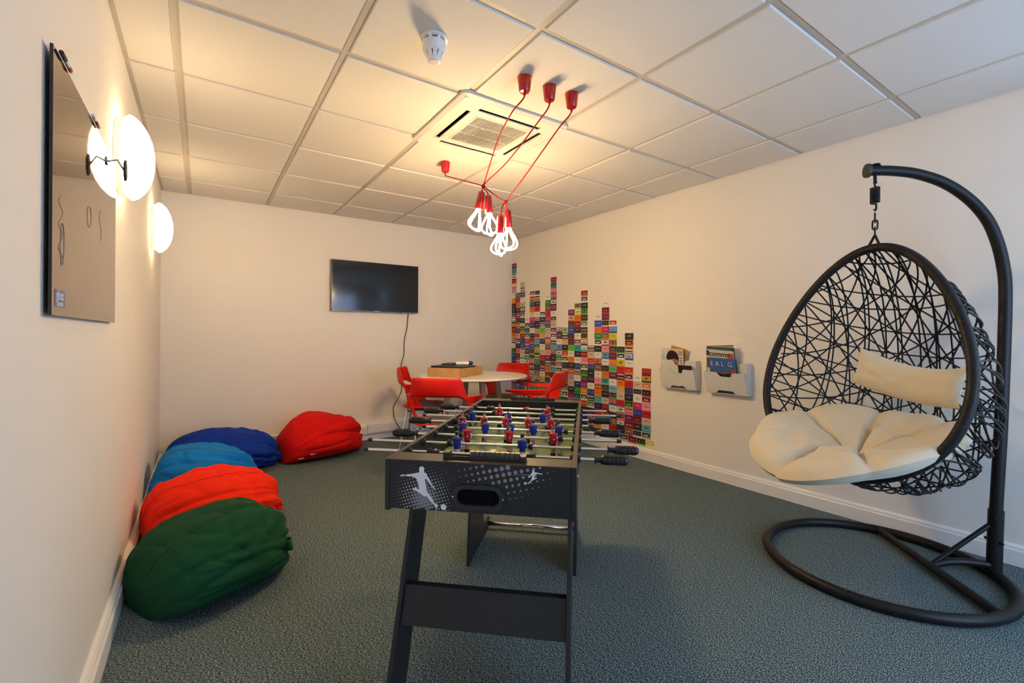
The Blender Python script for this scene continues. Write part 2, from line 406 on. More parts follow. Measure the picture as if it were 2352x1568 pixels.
pendant('pendant_lamp', 'red pendant lamp with looped tube bulb, hung from the lone far ceiling cup', 0, KN2 + Vector((-.046, -.006, -.088)),
        [cups[3], cups[3] + zc, cups[3] + Vector((.001, -.03, -.108)), cups[3] + Vector((.003, -.17, -.165)), cups[3] + Vector((.005, -.36, -.240)), KN1 + Vector((.0, .01, .004)), KN1 + Vector((.03, -.02, -.028)), KN2 + Vector((-.035, .025, .028)), KN2 + Vector((0, 0, .006)), KN2 + Vector((-.030, -.006, -.02)), KN2 + Vector((-.046, -.006, -.080))], .8, (.0, .05, 0))
for kn, lb in ((KN1, 'left'), (KN2, 'right')):
    b = MB()
    for k, (rx, rz) in enumerate(((.3, .4), (1.2, 1.5))):
        mt = Matrix.Rotation(rx, 3, 'X') @ Matrix.Rotation(rz, 3, 'Z')
        b.tube([tuple(kn + mt @ Vector((.010 * math.cos(a), .010 * math.sin(a), .004 * math.sin(2 * a)))) for a in [2 * PI * i / 14 for i in range(14)]], .0038, 7, closed=True)
    tag(b.build('cord_knot', M_REDCORD, smooth=True), 'knot in the red cords above the %s pair of bulbs' % lb, 'cord')

# ================================================================ round wall lamps
M_OPAL = mat('opal_glass', (.9, .88, .84), .25, emit=(LAMPCOL, LAMP_STRENGTH))
for y, lb in ((2.50, 'round opal glass wall lamp beside the glass board'), (4.03, 'round opal glass wall lamp near the far corner')):
    t = thing('wall_lamp', lb, 'wall lamp', (XL, y, 1.855), group='round wall lamps')
    MB().lathe([(.155, 0), (.158, .004), (.158, .024), (.150, .028)], 48, axis='x').build('backplate', M_WHITE, t, smooth=40)
    pr_ = [(.150, .0265), (.166, .032), (.1725, .042), (.170, .052), (.160, .066), (.140, .084), (.112, .100), (.078, .112), (.040, .119), (.006, .121)]
    MB().lathe(pr_, 48, axis='x').build('glass_shade', M_OPAL, t, smooth=60)

# ================================================================ bronze glass board
XM = -.274
gb = thing('glass_board', 'bronze mirrored glass writing board on the wall', 'glass board', (XM, 1.41, 1.16))
GBW, GBH = .895, .60
gpn = MB().box(-.004, 0, 0, GBW, 0, GBH); gpn.m = [1, 1, 1, 0, 1, 1]; gpn.build('glass_panel', [M_GLASSB, M_BLACK], gb)
MB().box(-.006, -.0041, .0, GBW, 0, GBH).build('black_backing', M_BLACK, gb)
for yy in (.07, GBW - .07):
    for z_ in (.06, GBH - .06): MB().lathe([(.012, -.0155), (.012, -.006)], 14, axis='x', c=(0, yy, z_)).build('standoff', M_CHROME, gb)
M_MARK = mat('marker_ghost', (.55, .42, .30), .5)
lg = MB().box(.0002, .0006, .025, .115, .020, .060).build('logo_patch', mat('logo_blue', (.16, .17, .30), .5), gb)
text('logo_text', 'gloss', .034, M_PRINTW, gb, axes((.0008, .070, .047), (0, 1, 0), (0, 0, 1)))
text('logo_text', 'boards', .020, M_PRINTW, gb, axes((.0008, .070, .028), (0, 1, 0), (0, 0, 1)))
for c_, ry, rz in (((.40, .30), .03, .030), ((.09, .17), .018, .05)):
    MB().tube([(.0008, c_[0] + ry * math.cos(a), c_[1] + rz * math.sin(a)) for a in [2 * PI * i / 24 for i in range(24)]], .0006, 4, closed=True).build('marker_scribble', M_MARK, gb)
MB().tube(spline([(.0008, .58 + .02 * math.sin(k * 1.3), .26 + .02 * k) for k in range(6)], 5), .0005, 4).build('marker_scribble', M_MARK, gb)
MB().tube(spline([(.0008, .075 + .022 * math.sin(k * 2.1), .12 + .018 * k) for k in range(10)], 5), .0005, 4).build('marker_scribble', M_MARK, gb)
# things clipped to / lying along the board top
for k, (y, c1, c2, lb) in enumerate(((1.49, (.75, .75, .76), (.02, .02, .02), 'white marker pen with black cap lying on top of the glass board, nearest'),
                                    (1.86, (.03, .03, .03), (.7, .7, .7), 'black marker pen lying on top of the glass board, beside the lamp'))):
    t = thing('marker_pen', lb, 'pen', (XM + .004, y, 1.76 + .006)); t.scale = (.55, .75, .55)
    MB().lathe([(.006, 0), (.008, .006), (.008, .085), (.0065, .088)], 14, axis='y').build('barrel', mat('pen_barrel%d' % k, c1, .4), t, smooth=40)
    MB().lathe([(.0086, -.045), (.009, -.043), (.009, .004), (.0086, .006)], 14, axis='y').build('cap', mat('pen_cap%d' % k, c2, .4), t, smooth=40)
    MB().lathe([(.0083, .045), (.0083, .075)], 14, axis='y').build('band', mat('pen_band%d' % k, (.5, .05, .01) if k == 0 else (.5, .2, .02), .5), t)
hk = thing('magnetic_clip', 'small chrome clip with dark pad stuck to the glass board', 'clip', (XM, 2.10, 1.715)); hk.scale = (1.25, 1.5, 1.5)
MB().lathe([(.010, 0), (.010, .003)], 16, axis='x').build('foot', M_CHROME, hk)
MB().tube([(.003, 0, 0), (.022, .004, .008), (.036, .004, -.014)], .0022, 6).build('stem', M_CHROME, hk, smooth=True)
MB().prism([(.016 * math.cos(a) + .006, .025 * math.sin(a) - .014) for a in [PI / 6 + k * PI / 3 for k in range(6)]], .036, .042, 'x').build('pad', mat('dark_pad', (.05, .05, .04), .7), hk, bevel=.001)

# ================================================================ television
tv = thing('television', 'black flat screen television on the far wall', 'television', (1.546, YB - .045, 1.618))
hw, hh = .465, .262
MB().box(-hw + .12, hw - .12, .016, .045, -hh + .1, hh - .1).build('wall_mount', M_BLACK, tv)
MB().box(-hw, hw, -.006, .016, -hh, hh).build('housing', M_BEZEL, tv, bevel=.003)
MB().box(-hw + .010, hw - .010, -.0072, -.0061, -hh + .016, hh - .010).build('screen', M_TVBLACK, tv)
MB().box(-hw, hw, -.0068, -.0061, -hh, -hh + .004).build('trim_strip', mat('tv_trim', (.30, .26, .22), .3), tv)
text('brand_text', 'SAMSUNG', .013, M_PRINTW, tv, axes((0, -.0073, -hh + .009), (1, 0, 0), (0, 0, 1)))
MB().box(.25, .28, -.004, .008, -hh - .006, -hh).build('sensor', M_BLACK, tv)
pts = [(1.905, YB - .03, 1.352), (1.905, YB - .012, 1.30), (1.895, YB - .01, 1.18), (1.865, YB - .01, 1.05), (1.862, YB - .01, .90), (1.83, YB - .01, .78), (1.82, YB - .012, .62),
       (1.84, YB - .012, .52), (1.80, YB - .014, .42), (1.745, YB - .02, .33), (1.745, YB - .03, .22), (1.775, YB - .062, .13), (1.82, YB - .066, .06), (1.84, YB - .072, .006)]
tag(MB().tube(spline(pts, 7), .0045, 7).build('power_cable', M_BLACK, smooth=True), 'black television power cable hanging down the far wall', 'cable')

# trunking and sockets on the far wall
tk = thing('cable_trunking', 'white plastic cable trunking low on the far wall', 'trunking', (0, YB, 0))
M_TRUNK = mat('trunking_white', (.76, .73, .70), .4)
MB().box(1.455, XR - .02, -.050, -.0, .07, .165).build('channel', M_TRUNK, tk, bevel=.003)
MB().box(1.455, XR - .02, -.0535, -.0505, .078, .157).build('lid', M_TRUNK, tk, bevel=.0015)
for x0, lb in ((1.365, 'white double wall socket at the end of the trunking beside the red bean bag'), (.53, 'white wall socket between the blue and the red bean bags')):
    t = thing('wall_socket', lb, 'socket', (x0, YB, .112))
    MB().box(0, .086, -.045, 0, -.043, .043).build('back_box', M_WHITE, t, bevel=.003)
    MB().box(.0, .086, -.052, -.0455, -.043, .043).build('face_plate', M_WHITE, t, bevel=.003)
    MB().box(.040, .046, -.0528, -.0521, .006, .016).box(.028, .036, -.0528, -.0521, -.012, -.008).box(.050, .058, -.0528, -.0521, -.012, -.008).build('pin_hole_shade', M_DARK, t)  # dark raised patches painted as the shade in the pin holes
    MB().box(.060, .072, -.056, -.0521, .018, .030).build('switch', M_WHITE, t)

# ================================================================ cassette collage on the right wall
PAL = dict(w=(.78, .74, .66), k=(.022, .020, .020), r=(.52, .012, .014), d=(.17, .012, .018), o=(.72, .17, .012), y=(.70, .36, .02), l=(.62, .58, .03),
           g=(.02, .22, .03), e=(.14, .50, .04), t=(.01, .34, .31), c=(.15, .42, .60), b=(.03, .08, .48), n=(.022, .03, .11), p=(.78, .30, .36),
           m=(.52, .02, .15), u=(.15, .07, .24), a=(.16, .02, .09), z=(.20, .105, .05), s=(.56, .49, .39), f=(.02, .075, .03))
CM = {k: mat('card_' + k, v, .45) for k, v in PAL.items()}
CARDS = {0: 'aa tt wk rd ow pc ww yy ak kk sk kw ky rr oy ks ww gk nb nn', 1: 'gg rr oo nn mm zk yr nb pp sk kn oo dk pd', 2: 'ss sk uu ww gw ks wk kk kw lk dr fn bb wd tw ww',
         3: 'ww sd tk wk mm kw aa gw kw', 4: 'wk or kt oo wy mm nb ww dk ok bb yk sk ap ky ts wp', 5: 'wk sk kk rr ww ks kk sz pr ct sk kl gw fe bn oz ks wk',
         6: 'wk nn sz ee sy nn ww ss rr zk ap ww ys', 7: 'ww gg zz rr mm kc ss mw os zz pp aa fw oo ok tk', 8: 'rd tk mp uo kw nm ww sk ss pk wk kw cc ko kk sa ct fk ww',
         9: 'ns aa ww uc bw sg sz wk zn', 10: 'es kw sy kk yr wk nk ks bb fe sd wk gf', 11: 'aa os zk bb rk ak ee ww oo kk oz pc ss kk mk cr', 12: 'sz lw oo rd kk ww sz tt kk ww nb zs ww nn gg tk rd',
         13: 'od wn kk eg dk wg zk yk aw cw rd pp wk ek kz um yo wk or nk', 14: 'zs ss or nb kk ka ww nb ks wg ak sr tp wk kf', 15: 'ww bb oo gg wk kk ww no zz ww pp oz oo ct nk rr mc yy ku dk',
         16: 'ww rk ad sk mm og rw pp bc ww zk oo ct zk kk ss dr ro es ww gg ks', 17: 'wr bc ll em zk ad oy ec aa ww cc ea bo ww kf zo rr kk', 18: 'gk wk yl rr kp oo sy ss rr tw pr nw nk',
         19: 'kk ok sk bs ww or pk rr bn kk ek pm aa rk zz', 20: 'ww ss wk ww mm nb rk kk wk', 21: 'dr ky so rk pk pp rr ss tc sk'}
TOP = [0, 6, 4, 11, 6, 6, 10, 7, 4, 13, 13, 10, 9, 7, 16, 11, 9, 12, 16, 14, 20, 19]
CW, CH, CZ = .1015, .0638, 2.034
def card_geo(b, lay, ms, oy=0., oz=0., ox=0.):
    # local: wall plane x=0, card stands proud towards -x; +y is the card's left as seen in the room
    s0, s1, wi, wh = ms
    w, hgt = CW / 2 - .0006, CH / 2 - .0005
    def bx(y0, y1, z0, z1, x0, x1, m):
        b.add([(-x0 + ox, y0 + oy, z0 + oz), (-x0 + ox, y1 + oy, z0 + oz), (-x0 + ox, y1 + oy, z1 + oz), (-x0 + ox, y0 + oy, z1 + oz), (-x1 + ox, y0 + oy, z0 + oz), (-x1 + ox, y1 + oy, z0 + oz), (-x1 + ox, y1 + oy, z1 + oz), (-x1 + ox, y0 + oy, z1 + oz)],
              [(4, 7, 6, 5), (0, 4, 5, 1), (1, 5, 6, 2), (2, 6, 7, 3), (3, 7, 4, 0)], m)
    bx(-w, w, -hgt, hgt, 0, .003, s0)
    if lay == 0:
        bx(-.008, .008, .001, .008, .003, .0034, wi)
        for y in (-.021, .021): bx(y - .0035, y + .0035, .001, .008, .003, .0034, wi)
    elif lay == 1:
        bx(-.044, .044, -.012, .026, .003, .0034, s1)
        bx(-.026, .026, -.003, .009, .0034, .0037, s0)
        for y in (-.017, .017): bx(y - .0035, y + .0035, -.0005, .0065, .0037, .004, wh)
    elif lay == 2:
        bx(-.046, .046, -.017, .027, .003, .0034, s1)
        bx(-.028, .028, -.004, .010, .0034, .0037, wi)
        for y in (-.018, .018): bx(y - .004, y + .004, -.001, .007, .0037, .004, wh)
        bx(-.030, .030, .016, .020, .0034, .0036, wi)
    else:
        bx(-.042, .042, .012, .026, .003, .0034, s1); bx(-.042, .042, -.018, -.008, .003, .0034, s1)
        for y in (-.018, .018): bx(y - .005, y + .005, -.003, .006, .003, .0034, wh)
keys = list(PAL)
rng = random.Random(3)
cards = []
for i in range(22):
    codes = CARDS[i].split()
    for j in range(TOP[i], 30):
        k = j - TOP[i]
        cd = codes[k] if k < len(codes) else rng.choice(keys) + rng.choice(keys)
        y = 4.923 - CW * (i + .5); z = CZ - CH * (j + .5)
        if j == 29:
            y -= .045
            if i >= 17: cd = {17: 'ss', 18: 'sk', 19: 'mk', 20: 'ek', 21: 'wl'}[i]
        if y + CW / 2 > YB - .001: y = YB - .001 - CW / 2
        hid = (i < 5 and j >= 20) or (5 <= i < 10 and j >= 23) or (10 <= i < 14 and j >= 26)
        cards.append((hid, -i, y, z, cd, rng.choice((1, 2, 3, 1))))
cards.sort(key=lambda c: (c[0], c[1]))
art = thing('cassette_collage', 'wall collage of colourful cassette tape cards stepped like an equaliser', 'wall art', (XR - .0004, 3.8, .12))
cache = {}; rest = MB(); order = list(PAL)
for n_, (hid, ni, y, z, cd, lay) in enumerate(cards):
    a, c = cd[0], cd[1]
    if a == c: lay = 0
    dark = a in 'kndaufzbgm'
    lightc = c in 'wsypcl'
    if n_ < 300:
        kk = (cd, lay)
        if kk not in cache:
            b = MB(); card_geo(b, lay, (0, 1, 2, 3)); cache[kk] = b.mesh('cassette_card', [CM[a], CM[c], CM['w' if (lay == 0 and dark) else 'k'], CM['k' if (lightc and lay == 3) else 'w']])
        inst(cache[kk], 'cassette_card', art, (0, y - 3.8, z - .12))
    else:
        card_geo(rest, lay, (order.index(a), order.index(c), order.index('w' if (lay == 0 and dark) else 'k'), order.index('w')), y - 3.8, z - .12)
ro_ = rest.build('far_cassette_cards', [CM[k] for k in order], art); ro_['kind'] = 'stuff'

# ================================================================ magazine racks
def rack(name, label, y0, y1):
    # y0 near, y1 far; wall at XR
    t = thing(name, label, 'magazine rack', (XR, (y0 + y1) / 2, .68), group='wall magazine racks')
    hw = (y1 - y0) / 2
    MB().box(-.003, 0, -hw, hw, 0, .232).build('back_plate', M_RACK, t, bevel=.001)
    def panel(nm, xb, zb, xt, zt, cut_t, cut_b):
        # sheet between bottom line (xb,zb) and top line (xt,zt) with rounded finger cut-outs
        pts = [(-hw, 0)]
        if cut_b: pts += [(-.075, 0), (-.062, .10), (-.05, .13), (.05, .13), (.062, .10), (.075, 0)]
        pts += [(hw, 0), (hw, 1)]
        if cut_t: pts += [(.055, 1), (.045, .93), (.033, .84), (.02, .80), (-.05, .80), (-.06, .84), (-.064, .93), (-.075, 1)]
        pts += [(-hw, 1)]
        f = lambda a, v, d: (xb + (xt - xb) * v - d, a, zb + (zt - zb) * v)
        MB().prism(pts, 0, .002, fn=f).build(nm, M_RACK, t)
    panel('front_pocket', -.060, .006, -.100, .165, True, True)
    panel('rear_pocket', -.030, .012, -.066, .236, True, False)
    for s in (-1, 1):
        MB().prism([(0, 0), (-.060, .004), (-.101, .165), (-.0675, .165), (-.067, .236), (0, .236)], s * hw - .001, s * hw + .001, fn=lambda a, v, d: (a, d, v)).build('side_plate', M_RACK, t)
    MB().box(-.060, -.003, -hw, hw, .0, .004).build('floor_plate', M_RACK, t)
    return t
rack('magazine_rack', 'white metal wall magazine rack nearer the cassette collage', 2.200, 2.527)
rack('magazine_rack', 'white metal wall magazine rack nearer the egg chair', 1.788, 2.107)
def magazine(label, xb, y, zb, w, hgt, lean, roll, thick, cover, page=(.72, .70, .66), curl=0.):
    """a magazine: block of pages and a front cover; bottom middle at (xb,y,zb), top leaning towards -x"""
    t = thing('magazine', label, 'magazine', (xb, y, zb), group='magazines in the wall racks')
    R = Matrix.Rotation(roll, 4, 'X')
    def P(a, v, d):      # a along wall (+ = far), v up the sheet, d thickness outward
        q = R @ Vector((0, a, v))
        return (-math.sin(lean) * q.z - math.cos(lean) * d - curl * (q.z / hgt), q.y, math.cos(lean) * q.z - math.sin(lean) * d)
    M = mat('cover_%s' % label[:18], cover, .3)
    MB().prism([(-w / 2, 0), (w / 2, 0), (w / 2, hgt), (-w / 2, hgt)], 0, thick, fn=P).build('pages', mat('pages', page, .7), t)
    cv = MB().prism([(-w / 2 - .001, 0), (w / 2 + .001, 0), (w / 2 + .001, hgt + .001), (-w / 2 - .001, hgt + .001)], thick, thick + .0008, fn=P).build('cover', M, t)
    return t, P, thick + .0009
def patch(t, P, d, nm, poly, m, dd=.0003):
    MB().prism(poly, d, d + dd, fn=P).build(nm, m, t)
def mtxt(t, P, d, s, a, v, size, m, bold=0.):
    o0 = Vector(P(a, v, d)); x = Vector(P(a - .01, v, d)) - o0; y_ = Vector(P(a, v + .01, d)) - o0
    text('cover_text', s, size, m, t, axes(tuple(o0), tuple(x), tuple(y_)), bold=bold)
ellipse = lambda ca, cv, ra, rv, n=20: [(ca + ra * math.cos(2 * PI * k / n), cv + rv * math.sin(2 * PI * k / n)) for k in range(n)]
M_K = mat('print_black', (.015, .012, .011), .4); M_SKIN = mat('print_skin', (.36, .17, .085), .5); M_LB = mat('print_pale_blue', (.42, .58, .66), .5)
# left rack (rear pocket holds the tall ones, front pocket the slim booklet)
magazine('folded brown paper map behind the portrait magazine', XR - .006, 2.44, .697, .15, .335, .11, .22, .005, (.52, .25, .04))
magazine('white leaflet wedged behind the portrait magazine', XR - .012, 2.40, .697, .09, .315, .11, -.30, .002, (.70, .66, .58))
t, P, d = magazine('thick dark book with pale edge leaning in the left rack', XR - .015, 2.345, .705, .15, .27, .11, -.42, .005, (.03, .035, .03))
t, P, d = magazine('magazine with a cropped portrait on a pale cover, letters FS', XR - .021, 2.430, .697, .215, .318, .155, .03, .006, (.60, .54, .48))
patch(t, P, d, 'cover_panel', [(.03, .20), (.107, .20), (.107, .318), (.07, .318)], M_LB)
patch(t, P, d + .0003, 'printed_neck', [(-.06, .02), (.03, .02), (.02, .14), (-.05, .14)], M_SKIN)
patch(t, P, d + .0006, 'printed_hair', ellipse(-.006, .240, .060, .064), M_K)
patch(t, P, d + .0009, 'printed_face', ellipse(-.014, .186, .046, .078), M_SKIN)
patch(t, P, d + .0012, 'printed_fringe', [(-.062, .240), (-.05, .228), (-.015, .236), (.025, .224), (.040, .240), (.02, .268), (-.045, .268)], M_K)
for a in (-.034, .006): patch(t, P, d + .0012, 'printed_eye', ellipse(a, .198, .010, .0045, 10), M_K)
mtxt(t, P, d + .0004, 'FS', .074, .278, .085, M_PRINTW, .002)
mtxt(t, P, d + .0004, 'Prize', -.082, .292, .018, M_K); mtxt(t, P, d + .0004, 'inside', -.082, .275, .016, M_K)
for k in range(4): patch(t, P, d, 'cover_line', [(-.098, .242 - k * .02), (-.074 + .004 * (k % 2), .242 - k * .02), (-.074, .247 - k * .02), (-.098, .247 - k * .02)], M_K)
magazine('slim dark booklet in the front pocket of the left rack', XR - .048, 2.285, .697, .125, .185, .20, .0, .005, (.02, .018, .016))
# right rack
magazine('dark magazine at the back of the right rack, curled top', XR - .004, 1.985, .697, .215, .350, .12, -.04, .003, (.03, .024, .02), curl=.014)
magazine('cream backed magazine second from the wall in the right rack', XR - .008, 1.990, .697, .215, .345, .13, -.02, .004, (.50, .42, .30), curl=.012)
t, P, d = magazine('dark magazine with a red haired figure in the right rack', XR - .013, 1.990, .697, .215, .338, .14, .02, .004, (.035, .03, .03), curl=.012)
patch(t, P, d, 'printed_face', ellipse(-.06, .30, .020, .025), mat('print_peach', (.62, .30, .18), .5))
t, P, d = magazine('dark green magazine behind the comms magazine', XR - .018, 2.0, .697, .215, .338, .15, .05, .003, (.02, .06, .05), curl=.012)
patch(t, P, d, 'printed_band', [(-.09, .322), (.09, .322), (.09, .332), (-.09, .332)], mat('print_teal', (.04, .13, .11), .5))
t, P, d = magazine('trade magazine with the word comms on a pale cover', XR - .022, 2.005, .697, .218, .318, .158, .06, .003, (.62, .57, .50), curl=.012)
mtxt(t, P, d + .0004, 'comms', .005, .286, .056, M_K, .001)
patch(t, P, d, 'red_block', [(-.106, .262), (-.068, .262), (-.068, .300), (-.106, .300)], mat('print_red', (.55, .06, .03), .5))
patch(t, P, d, 'dark_block', [(.086, .270), (.107, .270), (.107, .310), (.086, .310)], mat('print_brown', (.05, .03, .02), .5))
patch(t, P, d, 'dark_photo', [(-.105, .14), (.108, .14), (.108, .252), (-.105, .252)], mat('print_sepia', (.12, .07, .04), .5))
magazine('dark back magazine behind the blue brochure', XR - .042, 1.955, .697, .21, .255, .20, .0, .003, (.05, .04, .035))
t, P, d = magazine('blue brochure with thin white letters in the front pocket', XR - .047, 1.962, .697, .206, .262, .215, .02, .004, (.05, .13, .36))
patch(t, P, d, 'printed_dusk', [(-.102, .13), (.102, .13), (.102, .165), (-.102, .18)], mat('print_dusk', (.10, .10, .19), .4))
patch(t, P, d + .0003, 'printed_glow', [(-.102, .12), (-.03, .12), (-.06, .165), (-.102, .19)], mat('print_glow', (.34, .06, .09), .4))
patch(t, P, d + .0006, 'printed_crowd', [(-.103, 0), (.103, 0), (.103, .145), (.06, .150), (.0, .138), (-.05, .148), (-.103, .138)], M_K)
for k in range(26): patch(t, P, d + .0009, 'printed_light', ellipse(rng.uniform(-.095, .095), rng.uniform(.115, .155), .0016, .0016, 6), mat('print_spark', (.8, .6, .4), .5))
mtxt(t, P, d + .0004, 'E A L', .040, .215, .050, M_PRINTW, -.0005); mtxt(t, P, d + .0004, 'G.', -.066, .215, .050, M_PRINTW, -.0005)

# ================================================================ bean bags
def beanbag(label, colr, cx, cy, L, W, H, ang, seed, neck=.10, handle=False, tags=(), fold=1.0, peak=0., squash=0., seams=(.5, 1.6, 2.9, 4.4, 5.6)):
    """slumped pear bag: long axis along ang (neck end), length L, width W, height H"""
    t = thing('bean_bag', label, 'bean bag', (cx, cy, 0), ang, group='bean bags along the walls')
    m = mat('canvas_' + label[:12], colr, .9, bump=(650, .35, .0008), spec=.28, var=(5, .10))
    off = Vector((seed * 7.31, seed * 3.17, seed * 1.9))
    frg = random.Random(int(seed * 100))
    folds = []
    for k in range(9):
        u0 = frg.uniform(-.4, 3.5); folds.append((u0, frg.uniform(.90, 1.0), u0 + frg.uniform(-.9, .9), frg.uniform(.35, .70), frg.uniform(.011, .024), frg.uniform(.026, .050), frg.choice((-1, 1))))
    for k in range(4):
        u0 = frg.uniform(.2, 3.0); v0 = frg.uniform(.25, .6); folds.append((u0, v0, u0 + frg.uniform(-.7, .7), v0 + frg.uniform(-.12, .22), frg.uniform(.008, .014), frg.uniform(.03, .05), frg.choice((-1, 1))))
    def foldsum(u, v):
        if u > PI * 1.5: u -= 2 * PI
        t_ = 0.
        for (ua, va, ub, vb, A, w, sg) in folds:
            x, y, bx_, by_ = (u - ua) * W * .32, (v - va) * L, (ub - ua) * W * .32, (vb - va) * L
            l2 = bx_ * bx_ + by_ * by_ + 1e-9; k_ = (x * bx_ + y * by_) / l2
            if k_ < -.15 or k_ > 1.3: continue
            d = sg * (x * by_ - y * bx_) / math.sqrt(l2)
            if abs(d) > 4 * w: continue
            fade = max(0., 1 - max(0., k_) ** 1.5) if k_ > 0 else 1 + k_ / .15
            t_ += 1.05 * A * fade * (.75 * math.exp(-((d - 1.1 * w) / w) ** 2) - math.exp(-(d / (.42 * w)) ** 2))
        return t_
    def surf(u, v, lift=0.):
        # u around the long axis (0..2pi, pi/2 = up), v from base (0) to neck (1)
        a = PI * v
        g = max(0., (v - .55) / .45)
        r = math.sin(a) ** (.50 if v > .5 else .38) * (1 - .30 * g * g) * (1 + peak * math.sin(PI * (v - .25)))
        cu, su = math.cos(u), math.sin(u)
        x = -math.cos(a) * .5
        y = .5 * r * math.copysign(abs(cu) ** .85, cu)
        z = r * (.40 + su * (.40 if su < 0 else .60))
        z += .16 * g * g * (.5 + .5 * su)
        p = Vector((x * L, y * W, z * H))
        nrm = Vector((x * .8 * math.cos(a) ** 2, y, (z - .4 * r))); nrm = nrm.normalized() if nrm.length > 1e-6 else Vector((0, 0, 1))
        top_ = max(0., min(1., z * 3))
        # long creases that run into the gathered neck, cross dents, soft lumps
        d1 = (1 - abs(noise.noise(Vector((cu * 1.5, su * 1.5, v * 1.3)) + off))) ** 8
        d2 = (1 - abs(noise.noise(Vector((cu * 3.4 + v, su * 3.4, v * 2.6)) - off))) ** 9
        d3 = (1 - abs(noise.noise(Vector((p.x * 7, p.y * 4 + p.z * 3, p.z * 8)) + off * 2))) ** 8
        pl_ = math.sin(11 * u + 5 * noise.noise(Vector((cu, su, v * 2)) + off)) * .008 * g ** 1.2
        lo = noise.noise(Vector((p.x * 3, p.y * 4, p.z * 4)) + off) * .040
        bs = min(1., v / .25)
        dsp = lo * bs - (d1 * (.016 + .022 * g) + d2 * .007 + d3 * .009) * bs + pl_ + foldsum(u, v)
        p += nrm * (fold * dsp * (.25 + .75 * top_) + lift)
        if p.z < .0: p.z = .0
        return p
    NU, NV = 170, 110
    b = MB().grid(lambda i, j: surf(2 * PI * i, .004 + .992 * j), NU, NV, wrapu=True)
    b.f.append(tuple(range(NU - 1, -1, -1))); b.m.append(0); b.f.append(tuple(range((NV - 1) * NU, NV * NU))); b.m.append(0)
    bd = b.build('bag', m, t, smooth=True)
    sm = mat('seam_' + label[:12], tuple(c * .45 for c in (hexc(colr) if isinstance(colr, str) else colr)), .9)
    for s in seams:
        pts = [surf(s + .25 * math.sin(3 * v), v, .0005) for v in [.05 + .87 * k / 40 for k in range(41)]]
        pts = [p for p in pts if p.z > .004]
        if len(pts) > 4: MB().tube(pts, .0013, 5).build('seam', sm, bd, smooth=True)
    # gathered neck: a short twisted tuft of cloth
    tf = MB(); c0 = (surf(PI / 2, .99) + surf(-PI / 2, .99)) / 2 + Vector((0, 0, .05))
    tf.grid(lambda i, j: c0 + Vector((-.03 + .07 * j, (.050 - .016 * j) * math.cos(2 * PI * i) * (1 + .22 * math.sin(7 * 2 * PI * i)), (.042 - .012 * j) * math.sin(2 * PI * i) * (1 + .22 * math.sin(7 * 2 * PI * i)) - .03 * j)), 42, 6, wrapu=True)
    tf.f.append(tuple(range(5 * 42, 6 * 42))); tf.m.append(0)
    tf.build('gathered_neck', m, t, smooth=True)
    if handle:
        a0, a1 = surf(2.95, .72, .004), surf(2.70, .93, .004); mid = (a0 + a1) / 2 + Vector((.01, -.040, .012))
        pth = spline([a0, a0 + Vector((.015, -.016, .002)), mid, a1 + Vector((.0, -.022, .004)), a1], 6)
        hb = MB()
        vs = []
        for p in pth: vs += [p + Vector((.002, .010, .022)), p + Vector((-.002, -.010, -.022))]
        hb.add(vs, [(2 * i, 2 * i + 1, 2 * i + 3, 2 * i + 2) for i in range(len(pth) - 1)])
        hb.build('handle_strap', m, t, smooth=True, solid=.004)
    for (u, v, rz) in tags:
        p = surf(u, v, .004)
        MB().hexa([(-.020, -.012, -.001), (.020, -.012, -.001), (.020, .012, .001), (-.020, .012, .001), (-.020, -.012, .0), (.020, -.012, .0), (.020, .012, .002), (-.020, .012, .002)]).build('care_tag', M_PRINTW, t).location = p
        t.children[-1].rotation_euler = (.6, .3, rz)
    return t
beanbag('dark green bean bag nearest the camera, with a handle loop', (.003, .060, .022), .060, 2.46, .57, .62, .33, .50, 1.0, handle=True, peak=.06)
beanbag('orange red bean bag between the green and the light blue ones', (.86, .020, .001), .065, 3.09, .64, .60, .36, .20, 2.3, peak=.04)
beanbag('light blue bean bag behind the orange one', (.002, .19, .60), .035, 3.73, .57, .60, .40, -.20, 3.7, peak=-.10, tags=((1.9, .92, .5),))
beanbag('dark blue bean bag in the far corner', (.002, .032, .33), .155, 4.48, .78, .66, .355, -.10, 4.9)
beanbag('scarlet bean bag against the far wall under the television', (.64, .002, .001), .925, 4.52, .72, .62, .385, .28, 6.1, tags=((3.75, .20, .4), (3.55, .30, .1)), peak=.05)

# ================================================================ round table with the wooden box
TC = Vector((2.15, 3.83, 0)); TZ = .735
tb = thing('round_table', 'round white table with splayed wooden legs', 'table', tuple(TC))
MB().lathe([(.30, TZ - .028), (.475, TZ - .022), (.510, TZ - .012), (.513, TZ - .006), (.508, TZ)], 72).build('tabletop', M_TABLETOP, tb, smooth=35)
for k in range(4):
    a = -1.75 + k * PI / 2; c, s = math.cos(a), math.sin(a)
    MB().hexa([(r * c - w * s, r * s + w * c, z) for z, r0, r1, ww in ((0, .335, .365, .013), (TZ - .024, .200, .255, .024)) for r, w in ((r0, -ww), (r1, -ww), (r1, ww), (r0, ww))]).build('leg', M_OAK, tb, bevel=.005)
MB().prism([(.24 * math.cos(a), .24 * math.sin(a)) for a in [-1.75 + k * PI / 2 + d_ for k in range(4) for d_ in (-.12, .12)]], TZ - .040, TZ - .029, 'z').build('under_frame', M_WHITE, tb)
wb = thing('wooden_box', 'pale wooden finger jointed box on the round table', 'box', (1.975, 3.865, TZ), .577)
w_, d_, h_ = .205, .175, .084
